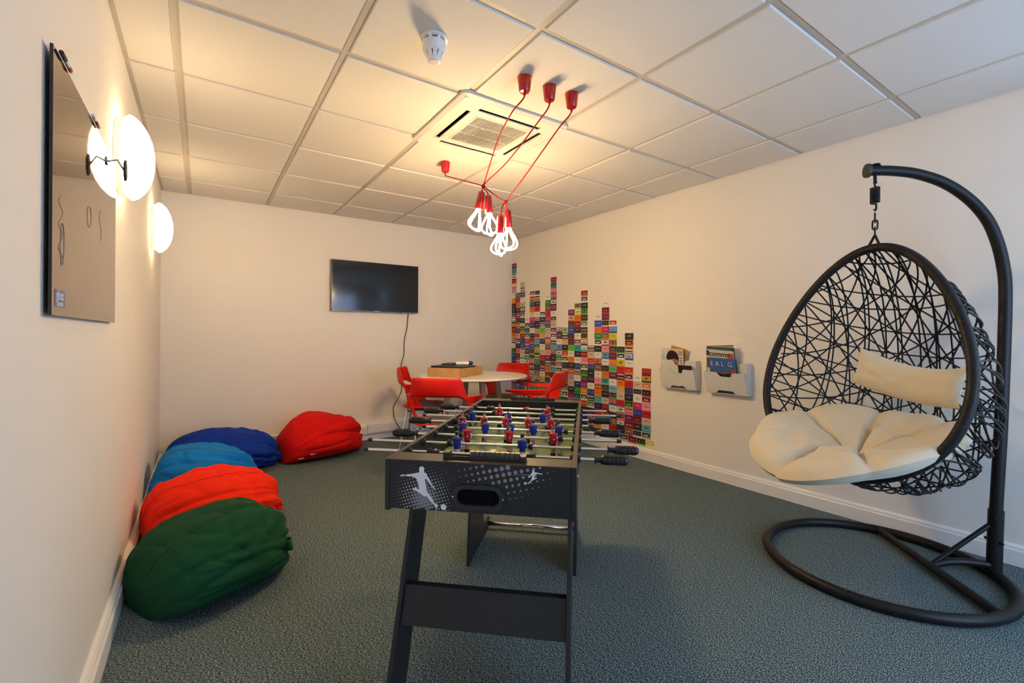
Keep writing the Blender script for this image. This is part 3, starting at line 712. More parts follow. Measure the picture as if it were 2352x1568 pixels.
for nm, bxs in (('side_panel', [(-w_, w_, -d_, -d_ + .012)]), ('side_panel', [(-w_, w_, d_ - .012, d_)]), ('end_panel', [(-w_, -w_ + .012, -d_ + .012, d_ - .012)]), ('end_panel', [(w_ - .012, w_, -d_ + .012, d_ - .012)])):
    for (x0, x1, y0, y1) in bxs: MB().box(x0, x1, y0, y1, 0, h_).build(nm, M_WOOD, wb, bevel=.0015)
MB().box(-w_ + .012, w_ - .012, -d_ + .012, d_ - .012, .002, .010).build('bottom', M_WOOD, wb)
M_JOINT = mat('joint_dark', (.10, .045, .015), .7)
for k in range(7):
    MB().box(w_ - .013, w_ + .0004, -d_ - .0004, -d_ + .0035, .006 + k * .0125, .010 + k * .0125).build('finger_joint', M_JOINT, wb)
    MB().box(-w_ - .0004, -w_ + .0035, -d_ - .0004, -d_ + .012, .006 + k * .0125, .010 + k * .0125).build('finger_joint', M_JOINT, wb)
bt = thing('game_tray', 'flat black game board lying across the wooden box', 'board game', (1.975, 3.865, TZ + h_), .577)
MB().box(-.16, .07, -.17, .17, 0, .012).build('tray', M_BLACK, bt, bevel=.002)
MB().box(-.165, .075, -.172, .172, .0121, .015).build('edge', mat('board_grey', (.10, .09, .08), .6), bt)
cs = thing('dark_case', 'small dark blue case on the black game board', 'case', (1.93, 3.90, TZ + h_ + .015), .75)
MB().box(-.085, .085, -.05, .05, 0, .018).build('shell', mat('case_navy', (.02, .025, .045), .35), cs, bevel=.004)
MB().box(-.08, .08, -.045, .045, .0181, .020).build('lid', M_BLACK, cs, bevel=.0005)
rm = thing('microphone', 'white handle with a black tip lying on the box', 'microphone', (2.02, 3.80, TZ + h_ + .015), -.35)
MB().lathe([(.010, -.07), (.016, -.062), (.017, .03), (.019, .05)], 14, axis='x', c=(0, 0, .0195)).build('handle', M_WHITE, rm, smooth=40)
MB().lathe([(.0185, .05), (.0195, .065), (.016, .085), (.006, .092)], 14, axis='x', c=(0, 0, .0195)).build('tip', M_BLACK, rm, smooth=40)

# ================================================================ red armchairs
def chair_meshes():
    r = {}
    def sgnp(v, p): return math.copysign(abs(v) ** p, v)
    def sm(x): x = max(0., min(1., x)); return x * x * (3 - 2 * x)
    def plan(ph, v):      # v: 0 low .. 1 high ; rake outward with height
        s, c = math.sin(ph), math.cos(ph)
        k = 1 + .06 * v
        return .258 * sgnp(s, .80) * k, -.235 * sgnp(c, .75) * (1 + .16 * v) if c > 0 else -.30 * c * 1.25
    def top(ph):
        d = abs(math.degrees(ph)); return .805 - .135 * sm((d - 36) / 15) - .012 * sm((d - 70) / 50)
    def low(ph):
        d = abs(math.degrees(ph)); return .668 - .045 * sm((d - 28) / 34) + .016 * sm((d - 84) / 30)
    def band(u, v):
        ph = (u * 2 - 1) * math.radians(118)
        z = low(ph) + (top(ph) - low(ph)) * v
        vv = (z - .45) / .35
        x, y = plan(ph, vv)
        fl = .020 * sm((abs(math.degrees(ph)) - 52) / 14) * v       # arms roll outward at the top
        return (x + math.copysign(fl, x), y - .012 * sm(1 - abs(math.degrees(ph)) / 40) * math.sin(PI * v), z)
    r['back_and_arms'] = MB().grid(band, 64, 8)
    for s in (-1, 1):
        def side(u, v, s=s):
            ph = s * math.radians(50 + 36 * u * (1 - .25 * math.sin(PI * v)) + 4 * math.sin(PI * v))
            z = .455 + (low(ph) + .006 - .455) * v
            x, y = plan(ph, (z - .45) / .35)
            k = 1 - .20 * (1 - v) ** 1.5
            return (x * k, y * (1 - .06 * (1 - v)) - .0, z)
        r['side%d' % s] = MB().grid(side, 10, 10)
    def seat(u, v):
        a = 2 * PI * u; rr = v
        x = .235 * rr * sgnp(math.cos(a), .62); y = .225 * rr * sgnp(math.sin(a), .62) + .0
        z = .430 + .030 * rr ** 5 - (.035 * max(0, y / .225) ** 3 if y > 0 else 0) * rr
        return (x, y, z)
    r['seat_shell'] = MB().grid(seat, 40, 10, wrapu=True)
    def pad(u, v):
        a = 2 * PI * u
        rr = math.sin(min(v, 1) * PI / 2) * .88 if v < .8 else .88 * math.sin(.8 * PI / 2) + (v - .8) * .10
        x = .235 * rr * sgnp(math.cos(a), .62); y = .225 * rr * sgnp(math.sin(a), .62) + .0
        z = .440 + .026 * (1 - rr ** 8) - (.028 * max(0, y / .225) ** 3 if y > 0 else 0)
        return (x, y, z)
    r['seat_pad'] = MB().grid(pad, 40, 12, wrapu=True)
    return r
CMESH = chair_meshes()
CH = {}
for k, b in CMESH.items():
    CH[k] = b.mesh(k, M_GREY if k == 'seat_pad' else M_CHAIRRED, True)
legm = {}
for sx in (-1, 1):
    for sy in (-1, 1):
        legm[(sx, sy)] = MB().tube(spline([(sx * .09, sy * .10, .416), (sx * .150, sy * .155, .414), (sx * .168, sy * .172, .395), (sx * .235, sy * .235, .006)], 6), .0075, 8).mesh('leg', M_CHROME, True)
footm = MB().lathe([(.011, 0), (.011, .012), (.008, .018)], 12).mesh('foot', M_BLACK, True)
platem = MB().box(-.10, .10, -.11, .11, .409, .427).mesh('under_plate', M_BLACK)
def armchair(label, x, y, face):
    """face = world angle of the direction the sitter looks"""
    t = thing('armchair', label, 'chair', (x, y, 0), face - PI / 2, group='red armchairs around the round table')
    for k in ('back_and_arms', 'side-1', 'side1', 'seat_shell'):
        o = inst(CH[k], {'side-1': 'arm_support', 'side1': 'arm_support'}.get(k, k), t)
        md = o.modifiers.new('solid', 'SOLIDIFY'); md.thickness = .009; md.offset = 0
    inst(CH['seat_pad'], 'seat_pad', t); inst(platem, 'under_plate', t)
    for (sx, sy), me in legm.items():
        l = inst(me, 'leg', t); inst(footm, 'foot', l, (sx * .235, sy * .235, 0))
    return t
def facing(x, y): return math.atan2(TC.y - y, TC.x - x)
for lb, x, y, da in (('red plastic armchair nearest the far wall, under the hanging cable', 1.79, 4.09, .10), ('red plastic armchair with its back to the camera, beside the football table', 1.57, 3.23, .0),
                     ('red plastic armchair behind the table in front of the collage', 2.68, 4.12, .0), ('red plastic armchair right of the table, nearest the magazine racks', 2.44, 3.25, .15)):
    armchair(lb, x, y, facing(x, y) + da)

# ================================================================ football table
FT = thing('football_table', 'black table football game with red and blue players', 'football table', (1.10, 1.614, 0), -math.radians(43.2))
HW, HL, ZT, ZB = .279, .655, .755, .605
ROD_Z = .7385; FIELD = .650
for s in (-1, 1):
    b = MB()
    x0, x1 = sorted((s * HW, s * (HW - .014)))
    b.box(x0, x1, -HL, HL, ZB, ZT - .0015).build('side_panel', M_LAM, FT, bevel=.001)
    MB().box(x0, x1, -HL, HL, ZT - .0014, ZT).build('lit_top_edge', M_LAMTOP, FT)  # top face of the black panel, warm light painted on as brown
ends = {}
for s in (-1, 1):
    y0, y1 = sorted((s * (HL - .001), s * (HL - .013)))
    ends[s] = MB().box(-HW + .0145, HW - .0145, y0, y1, ZB + .006, ZT - .003).build('end_panel', M_LAM, FT, bevel=.001)
    y0, y1 = sorted((s * (HL - .001), s * (HL - .080)))
    MB().box(-HW + .0145, HW - .0145, y0, y1, ZT - .0028, ZT + .0).build('end_top', M_LAMTOP, FT)
    y0, y1 = sorted((s * (HL - .074), s * (HL - .080)))
    MB().box(-HW + .0145, HW - .0145, y0, y1, FIELD, ZT - .003).build('goal_wall', M_LAM, FT)
MB().box(-HW + .0145, HW - .0145, -HL + .0135, HL - .0135, FIELD - .006, FIELD).build('playfield', M_GREEN, FT)
MB().box(-HW + .0145, HW - .0145, -HL + .0135, HL - .0135, ZB + .006, FIELD - .0065).build('underside_board', M_LAM, FT)
fz0, fz1 = FIELD + .0002, FIELD + .0006
def line(pts, w, nm='field_line'):
    b = MB()
    P_ = [Vector((p[0], p[1], 0)) for p in pts]; vs = []
    for i, p in enumerate(P_):
        d = (P_[min(i + 1, len(P_) - 1)] - P_[max(i - 1, 0)]).normalized(); n = Vector((-d.y, d.x, 0)) * w
        vs += [(p.x + n.x, p.y + n.y, fz1), (p.x - n.x, p.y - n.y, fz1)]
    b.add(vs, [(2 * i, 2 * i + 2, 2 * i + 3, 2 * i + 1) for i in range(len(P_) - 1)]).build(nm, M_PRINTW, FT)
line([(-.26, 0), (.26, 0)], .002); line([(.075 * math.cos(a), .075 * math.sin(a)) for a in [2 * PI * k / 40 for k in range(41)]], .002)
for s in (-1, 1):
    line([(-.26, s * .24), (-.09, s * .24)], .0018); line([(.26, s * .24), (.09, s * .24)], .0018)
    line([(.05 * math.cos(a), s * .24 + s * -.06 * math.sin(a)) for a in [PI * k / 20 for k in range(21)]], .0022)
    line([(-.13, s * .565), (-.13, s * .42), (.13, s * .42), (.13, s * .565)], .0018)
    MB().lathe([(.006, fz0), (.006, fz1)], 16, c=(0, s * .30, 0)).build('penalty_spot', M_PRINTW, FT)
# legs
fl_ = [(-.480, .606), (-.335, .606), (-.565, 0), (-.720, 0)]
for s in (-1, 1):
    x0, x1 = sorted((s * (HW + .0005), s * (HW - .0145)))
    sx0, sx1 = sorted((s * (HW - .016), s * (HW - .029)))
    MB().prism(fl_, sx0, sx1, 'x').build('leg', M_LAM, FT, bevel=.0012)
    rl = [(.225, 0), (.255, .0), (.34, .004), (.45, .0), (.60, 0), (.66, .004), (.715, .05), (.70, .062), (.63, .055), (.575, .075), (.545, .12), (.53, .22), (.50, .40), (.48, .604), (.33, .604), (.275, .35), (.245, .17)]
    MB().prism(rl, sx0, sx1, 'x').build('leg', M_LAM, FT, bevel=.0012)
    for y in (-.55, -.42, .42): MB().lathe([(.006, 0), (.006, .003), (.003, .0045)], 12, axis='x', c=(HW + .0001, y, .66 if y > -.5 else .70)).build('bolt', M_CHROME, FT, smooth=40) if s > 0 else None
ix = HW - .0295
MB().hexa([(-ix, -.610, .242), (ix, -.610, .242), (ix, -.592, .246), (-ix, -.592, .246), (-ix, -.570, .344), (ix, -.570, .344), (ix, -.552, .348), (-ix, -.552, .348)]).build('crossbar', M_LAM, FT, bevel=.001)
MB().lathe([(.0125, -ix), (.0125, ix)], 16, axis='x', c=(0, .665, .034)).build('floor_rod', M_CHROME, FT, smooth=True)
# goal opening on the front end
gp = MB()
def pill(hx, hz, n=9): return [(sx * (hx - hz) + hz * math.cos(a), hz * math.sin(a)) for sx, a0 in ((1, -PI / 2), (-1, PI / 2)) for a in [a0 + PI * k / n for k in range(n + 1)]]
po, pi_ = pill(.078, .038), pill(.062, .0235); n = len(po); yf = -HL + .001
gp.add([(x + .002, yf, z + .657) for x, z in po] + [(x + .002, yf - .006, z * .94 + .657) for x, z in po] + [(x + .002, yf - .006, z + .657) for x, z in pi_] + [(x + .002, yf - .0008, z * .9 + .657) for x, z in pi_],
       [(r * n + i, r * n + (i + 1) % n, (r + 1) * n + (i + 1) % n, (r + 1) * n + i) for r in range(3) for i in range(n)])
gp.build('ball_return', M_BLACK, ends[-1], smooth=40)
MB().prism([(x * .985 + .002, z * .985 + .657) for x, z in pi_], yf - .0006, yf - .0002, 'y').build('ball_hole_shade', M_DARK, ends[-1])  # flat black plate on the panel, painted as the shade of a deep hole
for x in (-.071, .075): MB().lathe([(.0019, -.0012), (.0017, 0)], 10, axis='y', c=(x, yf - .006, .657)).build('screw', M_CHROME, ends[-1])
# printed players and dots on the front end
BIG = [(-.1666, .7373), (-.1706, .7361), (-.1734, .7332), (-.1743, .7287), (-.1737, .7236), (-.1727, .7215), (-.1751, .7194), (-.1849, .7171), (-.1936, .7146), (-.208, .7125), (-.2153, .7101), (-.2255, .7109), (-.2306, .7093), (-.2316, .7064), (-.2291, .7045), (-.224, .7061), (-.2153, .7077), (-.2073, .7056), (-.1979, .7072), (-.1942, .7049), (-.1863, .7037), (-.1822, .7007), (-.1797, .6947), (-.1768, .688), (-.1749, .6812), (-.1746, .6743), (-.1739, .6689), (-.1789, .672), (-.1825, .6728), (-.183, .6746), (-.1861, .6753), (-.1893, .6735), (-.1955, .669), (-.1919, .6676), (-.1861, .6675), (-.1818, .6657), (-.1716, .6594), (-.163, .6537), (-.1572, .6499), (-.1537, .6511), (-.1522, .6537), (-.1465, .6471), (-.14, .6393), (-.1314, .6303), (-.1257, .6245), (-.1221, .6185), (-.1178, .6195), (-.1193, .6235), (-.1175, .627), (-.12, .631), (-.125, .6313), (-.1293, .6359), (-.1329, .6438), (-.1386, .6503), (-.1437, .6583), (-.1494, .6641), (-.1509, .6716), (-.1524, .6811), (-.1553, .6919), (-.1565, .6987), (-.1553, .7035), (-.1517, .7003), (-.1474, .6937), (-.1402, .6872), (-.1345, .6807), (-.1288, .6742), (-.1266, .6716), (-.1269, .6777), (-.1331, .6835), (-.1388, .6941), (-.1439, .7035), (-.1489, .71), (-.1504, .7155), (-.154, .7187), (-.159, .7202), (-.1593, .7232), (-.1582, .7288), (-.1591, .7335), (-.162, .7366)]
SMALL = [(.1588, .7437), (.1565, .7411), (.157, .7376), (.1535, .7339), (.1514, .7282), (.1478, .7238), (.145, .7209), (.1479, .7207), (.1521, .7254), (.1552, .7298), (.1556, .7228), (.1542, .7171), (.1507, .7114), (.1465, .7076), (.143, .707), (.1444, .7029), (.1479, .7056), (.1521, .71), (.1571, .7138), (.162, .7159), (.1662, .7192), (.1697, .7201), (.169, .7224), (.1662, .7227), (.1627, .7204), (.1631, .726), (.1647, .7303), (.1703, .7327), (.176, .7323), (.1816, .7318), (.1823, .734), (.1745, .735), (.1675, .7367), (.1622, .7378), (.1622, .7413), (.1612, .7434)]
def fprint(nm, poly, m, lay):
    y = yf - .0004 - lay * .0002
    return MB().add([(x, y, z) for x, z in poly], [tuple(range(len(poly) - 1, -1, -1))]).build(nm, m, ends[-1])
pb = MB()
def dot(x, z, r, lay, m=0):
    if r < .0005 or abs(x) > .262 or not ZB + .008 + r * .3 < z < ZT - .004 - r * .3: return
    if abs(x - .002) < .080 and abs(z - .657) < .041: return
    y = yf - .0004 - lay * .0002; n = 14
    pb.add([(x + r * math.cos(2 * PI * k / n), y, z + r * math.sin(2 * PI * k / n)) for k in range(n)], [tuple(range(n))], m)
for i in range(-12, 14):
    for j in range(-9, 5):
        x = .0697 + i * .0172 + j * -.0048; z = .7417 + i * .0041 + j * .0168
        dd = math.hypot((x - .085), (z - .748) * 1.5 - (x - .085) * .36)
        dot(x, z, .0073 * max(0, 1 - (dd / .165)) ** .75 if dd < .165 else .0007, 0, 0)
for i in range(-16, 17):
    for j in range(-13, 15):
        x = -.1615 + i * .0086 - j * .0034; z = .6421 + i * .0026 + j * .0087
        dd = math.hypot(x + .158, (z - .645) * 1.0)
        r = .0062 * (1 - dd / .100) if dd < .086 else .0009 * max(0, 1 - (dd - .086) / .05)
        dot(x, z, min(.0062, max(r, 0)), 1, 1 if dd > .052 and r < .0028 else 0)
pb.build('printed_dots', [M_PRINTG, mat('print_lightgrey', (.36, .36, .39), .5)], ends[-1])
fprint('printed_player', BIG, M_PRINTW, 3); fprint('printed_player', SMALL, M_PRINTW, 3)
fprint('printed_ball', ellipse(-.1001, .6233, .0085, .0085), M_PRINTW, 3); fprint('printed_ball', ellipse(.1375, .705, .0034, .0034, 14), M_PRINTW, 3)
fprint('printed_streak', [(.0924, .7220), (.11, .7262), (.1549, .7282), (.1549, .7300), (.12, .7282), (.105, .7260)], M_PRINTG, 2)
# score sliders
M_BEAD = mat('score_bead', (.045, .042, .04), .35); M_YEL = mat('score_mark', (.50, .36, .10), .35)
beadm = MB().prism([(-.011, 0), (.011, 0), (.011, .010), (.006, .016), (-.006, .016), (-.011, .010)], -.0088, .0088, 'x').box(-.0085, .0085, -.0062, .0062, .0161, .0168, 1).mesh('score_bead', [M_BEAD, M_YEL])
for s in (-1, 1):
    r_ = MB().box(-.105, .132, -.014, -.009, 0, .010).box(-.105, .132, .009, .014, 0, .010).box(-.105, .132, -.009, .009, 0, .003).box(-.110, -.092, -.016, .016, 0, .020).box(.120, .134, -.016, .016, 0, .016).build('score_slider', M_BLACK, FT, bevel=.001)
    r_.location = (0, s * (HL - .040), ZT)
    for k in range(10):
        x = .1095 - k * .0148 if s < 0 else (-.08 + k * .0135 if k < 5 else .03 + (k - 5) * .0135)
        o = inst(beadm, 'score_bead', r_, (x, 0, .0035)); o.scale = (.72 if s < 0 else .62, 1, 1.15)
# rods, players, grips
def lathe_obj(prof, seg, axis, m, nm, smooth=40): return MB().lathe(prof, seg, axis=axis).mesh(nm, m, smooth)
gripm = MB()
gp_ = [(.0085, 0), (.0135, .0005), (.0135, .003), (.0085, .004), (.0085, .018), (.0120, .021), (.0138, .026)]
for k in range(5): gp_ += [(.0142, .028 + k * .0125), (.0142, .0375 + k * .0125), (.0126, .0385 + k * .0125), (.0126, .0395 + k * .0125)]
gp_ += [(.0138, .092), (.0115, .0985), (.006, .1015)]
gripm.lathe(gp_, 18, axis='x')
for k in range(9):
    a = 2 * PI * k / 9; ca, sa = math.cos(a), math.sin(a)
    gripm.hexa([(x, ca * r - sa * w, sa * r + ca * w) for x, r, w in ((.029, .0136, -.0012), (.029, .0150, -.0012), (.029, .0150, .0012), (.029, .0136, .0012), (.090, .0136, -.0012), (.090, .0150, -.0012), (.090, .0150, .0012), (.090, .0136, .0012))])
gripm = gripm.mesh('grip', M_BLACK, 35)
capm = lathe_obj([(.0065, 0), (.0068, .001), (.0068, .014), (.006, .016)], 14, 'x', M_BLACK, 'end_cap')
bushm = MB().lathe([(.0145, 0), (.0145, .003), (.0105, .005), (.0105, .009)], 18, axis='x').mesh('bushing', M_BLACK, 40)
stopm = MB().lathe([(.0068, 0), (.0068, .004), (.0125, .0045), (.0125, .008), (.0085, .009), (.0085, .012), (.0125, .0125), (.0125, .016), (.0075, .017)], 16, axis='x').mesh('stop_ring', M_BLACK, 40)
collm = MB().lathe([(.0075, 0), (.0078, .001), (.0078, .024), (.0075, .025)], 14, axis='x').ball((.012, 0, .0085), .0035, m=1, seg=8, ring=6).mesh('collar', [M_BLACK, M_WHITE], 40)
M_FSKIN = mat('figure_skin', (.62, .28, .20), .5); M_FK = mat('figure_black', (.012, .012, .013), .35); M_FW = mat('figure_white', (.66, .64, .66), .4)
M_FR = mat('figure_red', (.60, .016, .022), .35); M_FB = mat('figure_blue', (.022, .035, .28), .35)
def figure(team):
    # rod axis along x at origin; figure looks towards -y (red) or +y (blue)
    b = MB(); J, SH = (0, 1) if team == 'red' else (0, 1)
    def ring(z0, z1, a0, b0, a1, b1, m, n=12):
        vs = [(a * math.cos(2 * PI * k / n), q * math.sin(2 * PI * k / n), z) for z, a, q in ((z0, a0, b0), (z1, a1, b1)) for k in range(n)]
        b.add(vs, [(k, (k + 1) % n, n + (k + 1) % n, n + k) for k in range(n)] + [tuple(range(n - 1, -1, -1)), tuple(range(n, 2 * n))], m)
    sg = -1 if team == 'red' else 1
    ring(-.0185, .004, .0105, .0085, .0125, .0090, 0); ring(.004, .017, .0125, .0090, .0148, .0085, 0); ring(.017, .0225, .0148, .0085, .0075, .006, 0)
    ring(.0215, .0265, .0045, .0045, .0042, .0042, 2)                         # neck
    b.ball((0, 0, .0335), .0072, .0075, .0088, 2, 12, 8)                        # head
    b.ball((0, -sg * .0018, .0365), .0077, .0078, .0075, 3, 12, 8)              # hair
    b.ball((0, sg * .0076, .0325), .0013, .0018, .0016, 2, 6, 5)                # nose
    if team == 'red': b.box(-.006, .006, sg * .0125 if sg < 0 else .004, -.004 if sg < 0 else sg * .0125, .0375, .0392, 3)   # cap peak
    for s in (-1, 1):                                                         # sleeves and arms held at the sides
        b.ball((s * .0140, 0, .0145), .0042, .0058, .0062, 0, 8, 6); b.ball((s * .0150, sg * .001, .0), .0033, .0052, .0125, 1 if team == 'red' else 1, 8, 7)
        b.ball((s * .0035, sg * .0105, -.001), .0026, .0012, .0034, 4, 8, 5) if s > 0 else None   # badge
    b.lathe([(.0068, -.0150), (.0068, .0150)], 12, 0, 'x')
    ring(-.034, -.0185, .0100, .0080, .0108, .0088, 5)                         # shorts
    ring(-.052, -.034, .0082, .0062, .0086, .0068, 2)                          # legs
    b.box(-.0088, .0088, -.0060, .0060, -.084, -.052, 6)                        # block foot
    return b.mesh('player', [M_FR, M_FW, M_FSKIN, M_FK, M_FW, M_FK, M_FK] if team == 'red' else [M_FB, M_FW, M_FSKIN, M_FK, M_FW, M_FW, M_FW], 45)
figs = {'red': figure('red'), 'blue': figure('blue')}
M_FG = mat('goalie_white', (.66, .60, .56), .4)
#  along, team, lateral positions, rod left end, rod right end, grip side
ROWS = [('blue', [.0], -.416, .43, 1, 1.45), ('blue', [-.142, .089], -.465, .475, 1, 0), ('red', [-.14, .022, .185], -.436, .422, -1, 0),
        ('blue', [-.194, -.098, .004, .097, .198], -.356, .436, 1, 0), ('red', [-.23, -.132, -.036, .06, .157], -.474, .324, -1, 0),
        ('blue', [-.217, -.049, .111], -.45, .416, 1, 0), ('red', [-.114, .12], -.50, .453, -1, 0), ('red', [.0], -.455, .415, -1, 1.5)]
for k, (team, xs, le, re, gs, tilt) in enumerate(ROWS):
    y = -.5 + .1305 * k
    a, c = (le + .10, re - .008) if gs < 0 else (le + .008, re - .10)
    rod = MB().lathe([(.0050, a - .012), (.0050, c + .012)], 14, axis='x').build('rod', M_CHROME, FT, smooth=40)
    rod.location = (0, y, ROD_Z)
    g = inst(gripm, 'grip', rod, ((c if gs > 0 else a), 0, 0), (0, 0, 0 if gs > 0 else PI))
    inst(capm, 'end_cap', rod, ((a if gs > 0 else c), 0, 0), (0, 0, PI if gs > 0 else 0))
    for s in (-1, 1):
        inst(bushm, 'bushing', rod, (s * (HW + .0002), 0, 0), (0, 0, 0 if s > 0 else PI)); inst(bushm, 'bushing', rod, (s * (HW - .0142), 0, 0), (0, 0, PI if s > 0 else 0))
    for x in xs:
        f = inst(figs[team], 'player', rod, (x, 0, 0), (tilt, 0, 0))
    if len(xs) == 1:
        for x, d in ((-.205, 0), (.150, PI)):
            inst(stopm, 'stop_ring', rod, (x, 0, 0), (0, 0, d)); inst(collm, 'collar', rod, (x + (.017 if d == 0 else -.017), 0, 0), (0, 0, d))
    else:
        inst(stopm, 'stop_ring', rod, (xs[0] - .036, 0, 0)); inst(stopm, 'stop_ring', rod, (xs[-1] + .019, 0, 0))

# ================================================================ egg swing chair
ST = thing('swing_chair_stand', 'black steel swing chair stand with ring base and curved arm', 'chair stand', (2.73, .855, 0))
RB = .467; PB = Vector((3.075 - 2.73, .512 - .855, 0)); PD = Vector((-.7071, .7071, 0))
TR = .0235
MB().tube([(RB * math.cos(a), RB * math.sin(a), TR) for a in [2 * PI * k / 72 for k in range(72)]], TR, 14, closed=True).build('base_ring', M_METAL, ST, smooth=True)
off = .225; hc = math.sqrt(RB ** 2 - off ** 2); nd = Vector((.7071, -.7071, 0)); sd_ = Vector((.7071, .7071, 0))
cA, cB = nd * off + sd_ * (hc - .004), nd * off - sd_ * (hc - .004)
MB().tube([tuple(cA + Vector((0, 0, TR))), tuple(cB + Vector((0, 0, TR)))], .019, 12).build('crossbar', M_METAL, ST, smooth=40)
j0 = nd * (off + .004) + Vector((0, 0, TR)); j1 = PB + Vector((0, 0, .050))
MB().tube(spline([j0, j0 + nd * .05 + Vector((0, 0, .020)), j0 + nd * .13 + Vector((0, 0, .032)), j1], 6), .017, 10).build('base_arch', M_METAL, ST, smooth=True)
pth = [(0, .0), (-.009, .31), (-.026, .658), (-.040, 1.065), (-.045, 1.33), (-.036, 1.45), (-.012, 1.565), (.030, 1.675), (.105, 1.775), (.205, 1.855), (.32, 1.905), (.43, 1.926), (.525, 1.932)]
P3 = [PB + PD * t_ + Vector((0, 0, z_)) for t_, z_ in pth]
MB().tube([tuple(p) for p in spline(P3[0:2], 6)], .0285, 16).build('post_socket', M_METAL, ST, smooth=40)
MB().tube([tuple(p) for p in spline(P3, 8)], .0240, 16).build('post_and_arm', M_METAL, ST, smooth=40)
br0 = nd * (off + .012) + Vector((0, 0, TR + .012)); br1 = PB + PD * .02 + Vector((0, 0, .235))
MB().tube([tuple(br0), tuple(br1)], .0105, 10).build('brace', M_METAL, ST, smooth=40)
for z_, az in ((.275, 0), (.165, 1), (.165, 2)):
    d = (Vector((-.9, -.4, 0)), Vector((-.5, -.86, 0)), Vector((.5, .86, 0)))[az].normalized(); p = PB + Vector((-.004 * 0, 0, z_))
    MB().tube([tuple(p + d * .024), tuple(p + d * .034), tuple(p + d * .0345), tuple(p + d * .040)], [.0085, .0085, .005, .005], 8).build('bolt', M_METAL, ST)
tip = P3[-1]
MB().tube([tuple(tip - PD * .004), tuple(tip + PD * .010)], .0335, 18).build('end_cap', mat('worn_cap', (.035, .030, .024), .6), ST, smooth=40)
MB().lathe([(.020, 0), (.018, .008), (.006, .012)], 14, c=tuple(tip - PD * .033 + Vector((0, 0, .022)))).build('top_bolt', M_METAL, ST, smooth=40)
hk0 = tip - PD * .030
MB().tube([tuple(hk0 + Vector((0, 0, -.020))), tuple(hk0 + Vector((0, 0, -.052)))], .0075, 8).build('eye_bolt', M_METAL, ST, smooth=40)

# basket
BC = Vector((2.605, .912, 1.009)); PSI, TAU = math.radians(159.3), math.radians(13.2); BA, BBv, BK, BD = .482, .558, .229, .60
bn = Vector((math.cos(PSI) * math.cos(TAU), math.sin(PSI) * math.cos(TAU), math.sin(TAU))); be = Vector((-math.sin(PSI), math.cos(PSI), 0)); bv = Vector((0, 0, 1)) - bn * bn.z; bv.normalize()
BK_ = thing('egg_basket', 'black woven rattan egg shaped hanging basket seat', 'hanging chair', tuple(BC))
def egg(X, Y, Wd):      # unit hemisphere -> basket surface relative to BC (Wd = depth 0..1)
    x = BA * X * (1 - BK * Y * (1 if True else 0)); y = BBv * Y
    dpt = BD * Wd * (1 - .18 * Y) 
    sag = -.10 * Wd * (1 - Y)
    return be * x + bv * (y + sag) - bn * dpt
rim = MB().tube([tuple(egg(math.cos(a), math.sin(a), 0)) for a in [2 * PI * k / 120 for k in range(120)]], .0195, 14, closed=True).build('rim', M_RATTAN, BK_, smooth=True)
wrapm = MB()
for k in range(420):
    a = 2 * PI * k / 420; p = egg(math.cos(a), math.sin(a), 0); p2 = egg(math.cos(a + .01), math.sin(a + .01), 0); tdir = (p2 - p).normalized()
    o1 = tdir.cross(bn).normalized()
    wrapm.tube([tuple(p + (o1 * math.cos(q_) + bn * math.sin(q_)) * .0190 + tdir * (q_ / (2 * PI) - .5) * .006) for q_ in [2 * PI * i / 10 for i in range(10)]], .0024, 4, closed=True)
wr = wrapm.build('rim_wrapping', M_RATTAN, rim, smooth=True); wr['kind'] = 'stuff'
fams = []
rg = random.Random(11)
for beta, cnt, span, pair in ((0, 12, .97, True), (90, 12, .97, False), (38, 12, .97, False), (-38, 12, .97, False), (64, 9, .96, False), (-64, 9, .96, False), (12, 5, .9, False)):
    for i in range(cnt):
        c_ = -span + 2 * span * (i + .5) / cnt + rg.uniform(-.03, .03)
        fams.append((beta + rg.uniform(-3, 3), c_))
        if pair and i % 2 == 0: fams.append((beta + rg.uniform(-1.5, 1.5), c_ + .035))
QV = Vector((-.42, .08, .90)).normalized()          # weaving axis in the unit-hemisphere frame
E1 = (Vector((1, 0, 0)) - QV * QV.x).normalized(); E2 = QV.cross(E1)
if E2.y < 0: E2 = -E2
for beta, c_ in fams:
    bt_ = math.radians(beta); R_ = math.sqrt(max(.01, 1 - c_ * c_)); A_ = E1 * math.cos(bt_) + E2 * math.sin(bt_); B_ = E2 * math.cos(bt_) - E1 * math.sin(bt_)
    lay = rg.uniform(-.004, .004)
    # circle p = c A + R (cos t B + sin t Q); keep the arc inside the hemisphere (depth >= 0)
    N = 120; ok = [(c_ * A_ + (B_ * math.cos(2 * PI * k / N) + QV * math.sin(2 * PI * k / N)) * R_) for k in range(N)]
    st = next((k for k in range(N) if ok[k].z >= 0 and ok[k - 1].z < 0), None)
    if st is None: continue
    pts = []; k = st
    while ok[k % N].z >= 0 and k - st < N:
        q_ = ok[k % N]; p = egg(q_.x, q_.y, q_.z); pts.append(tuple(p + p.normalized() * lay)); k += 2
    if len(pts) > 3: MB().tube(pts, .0040, 5).build('wicker_strand', M_RATTAN, rim, smooth=True)
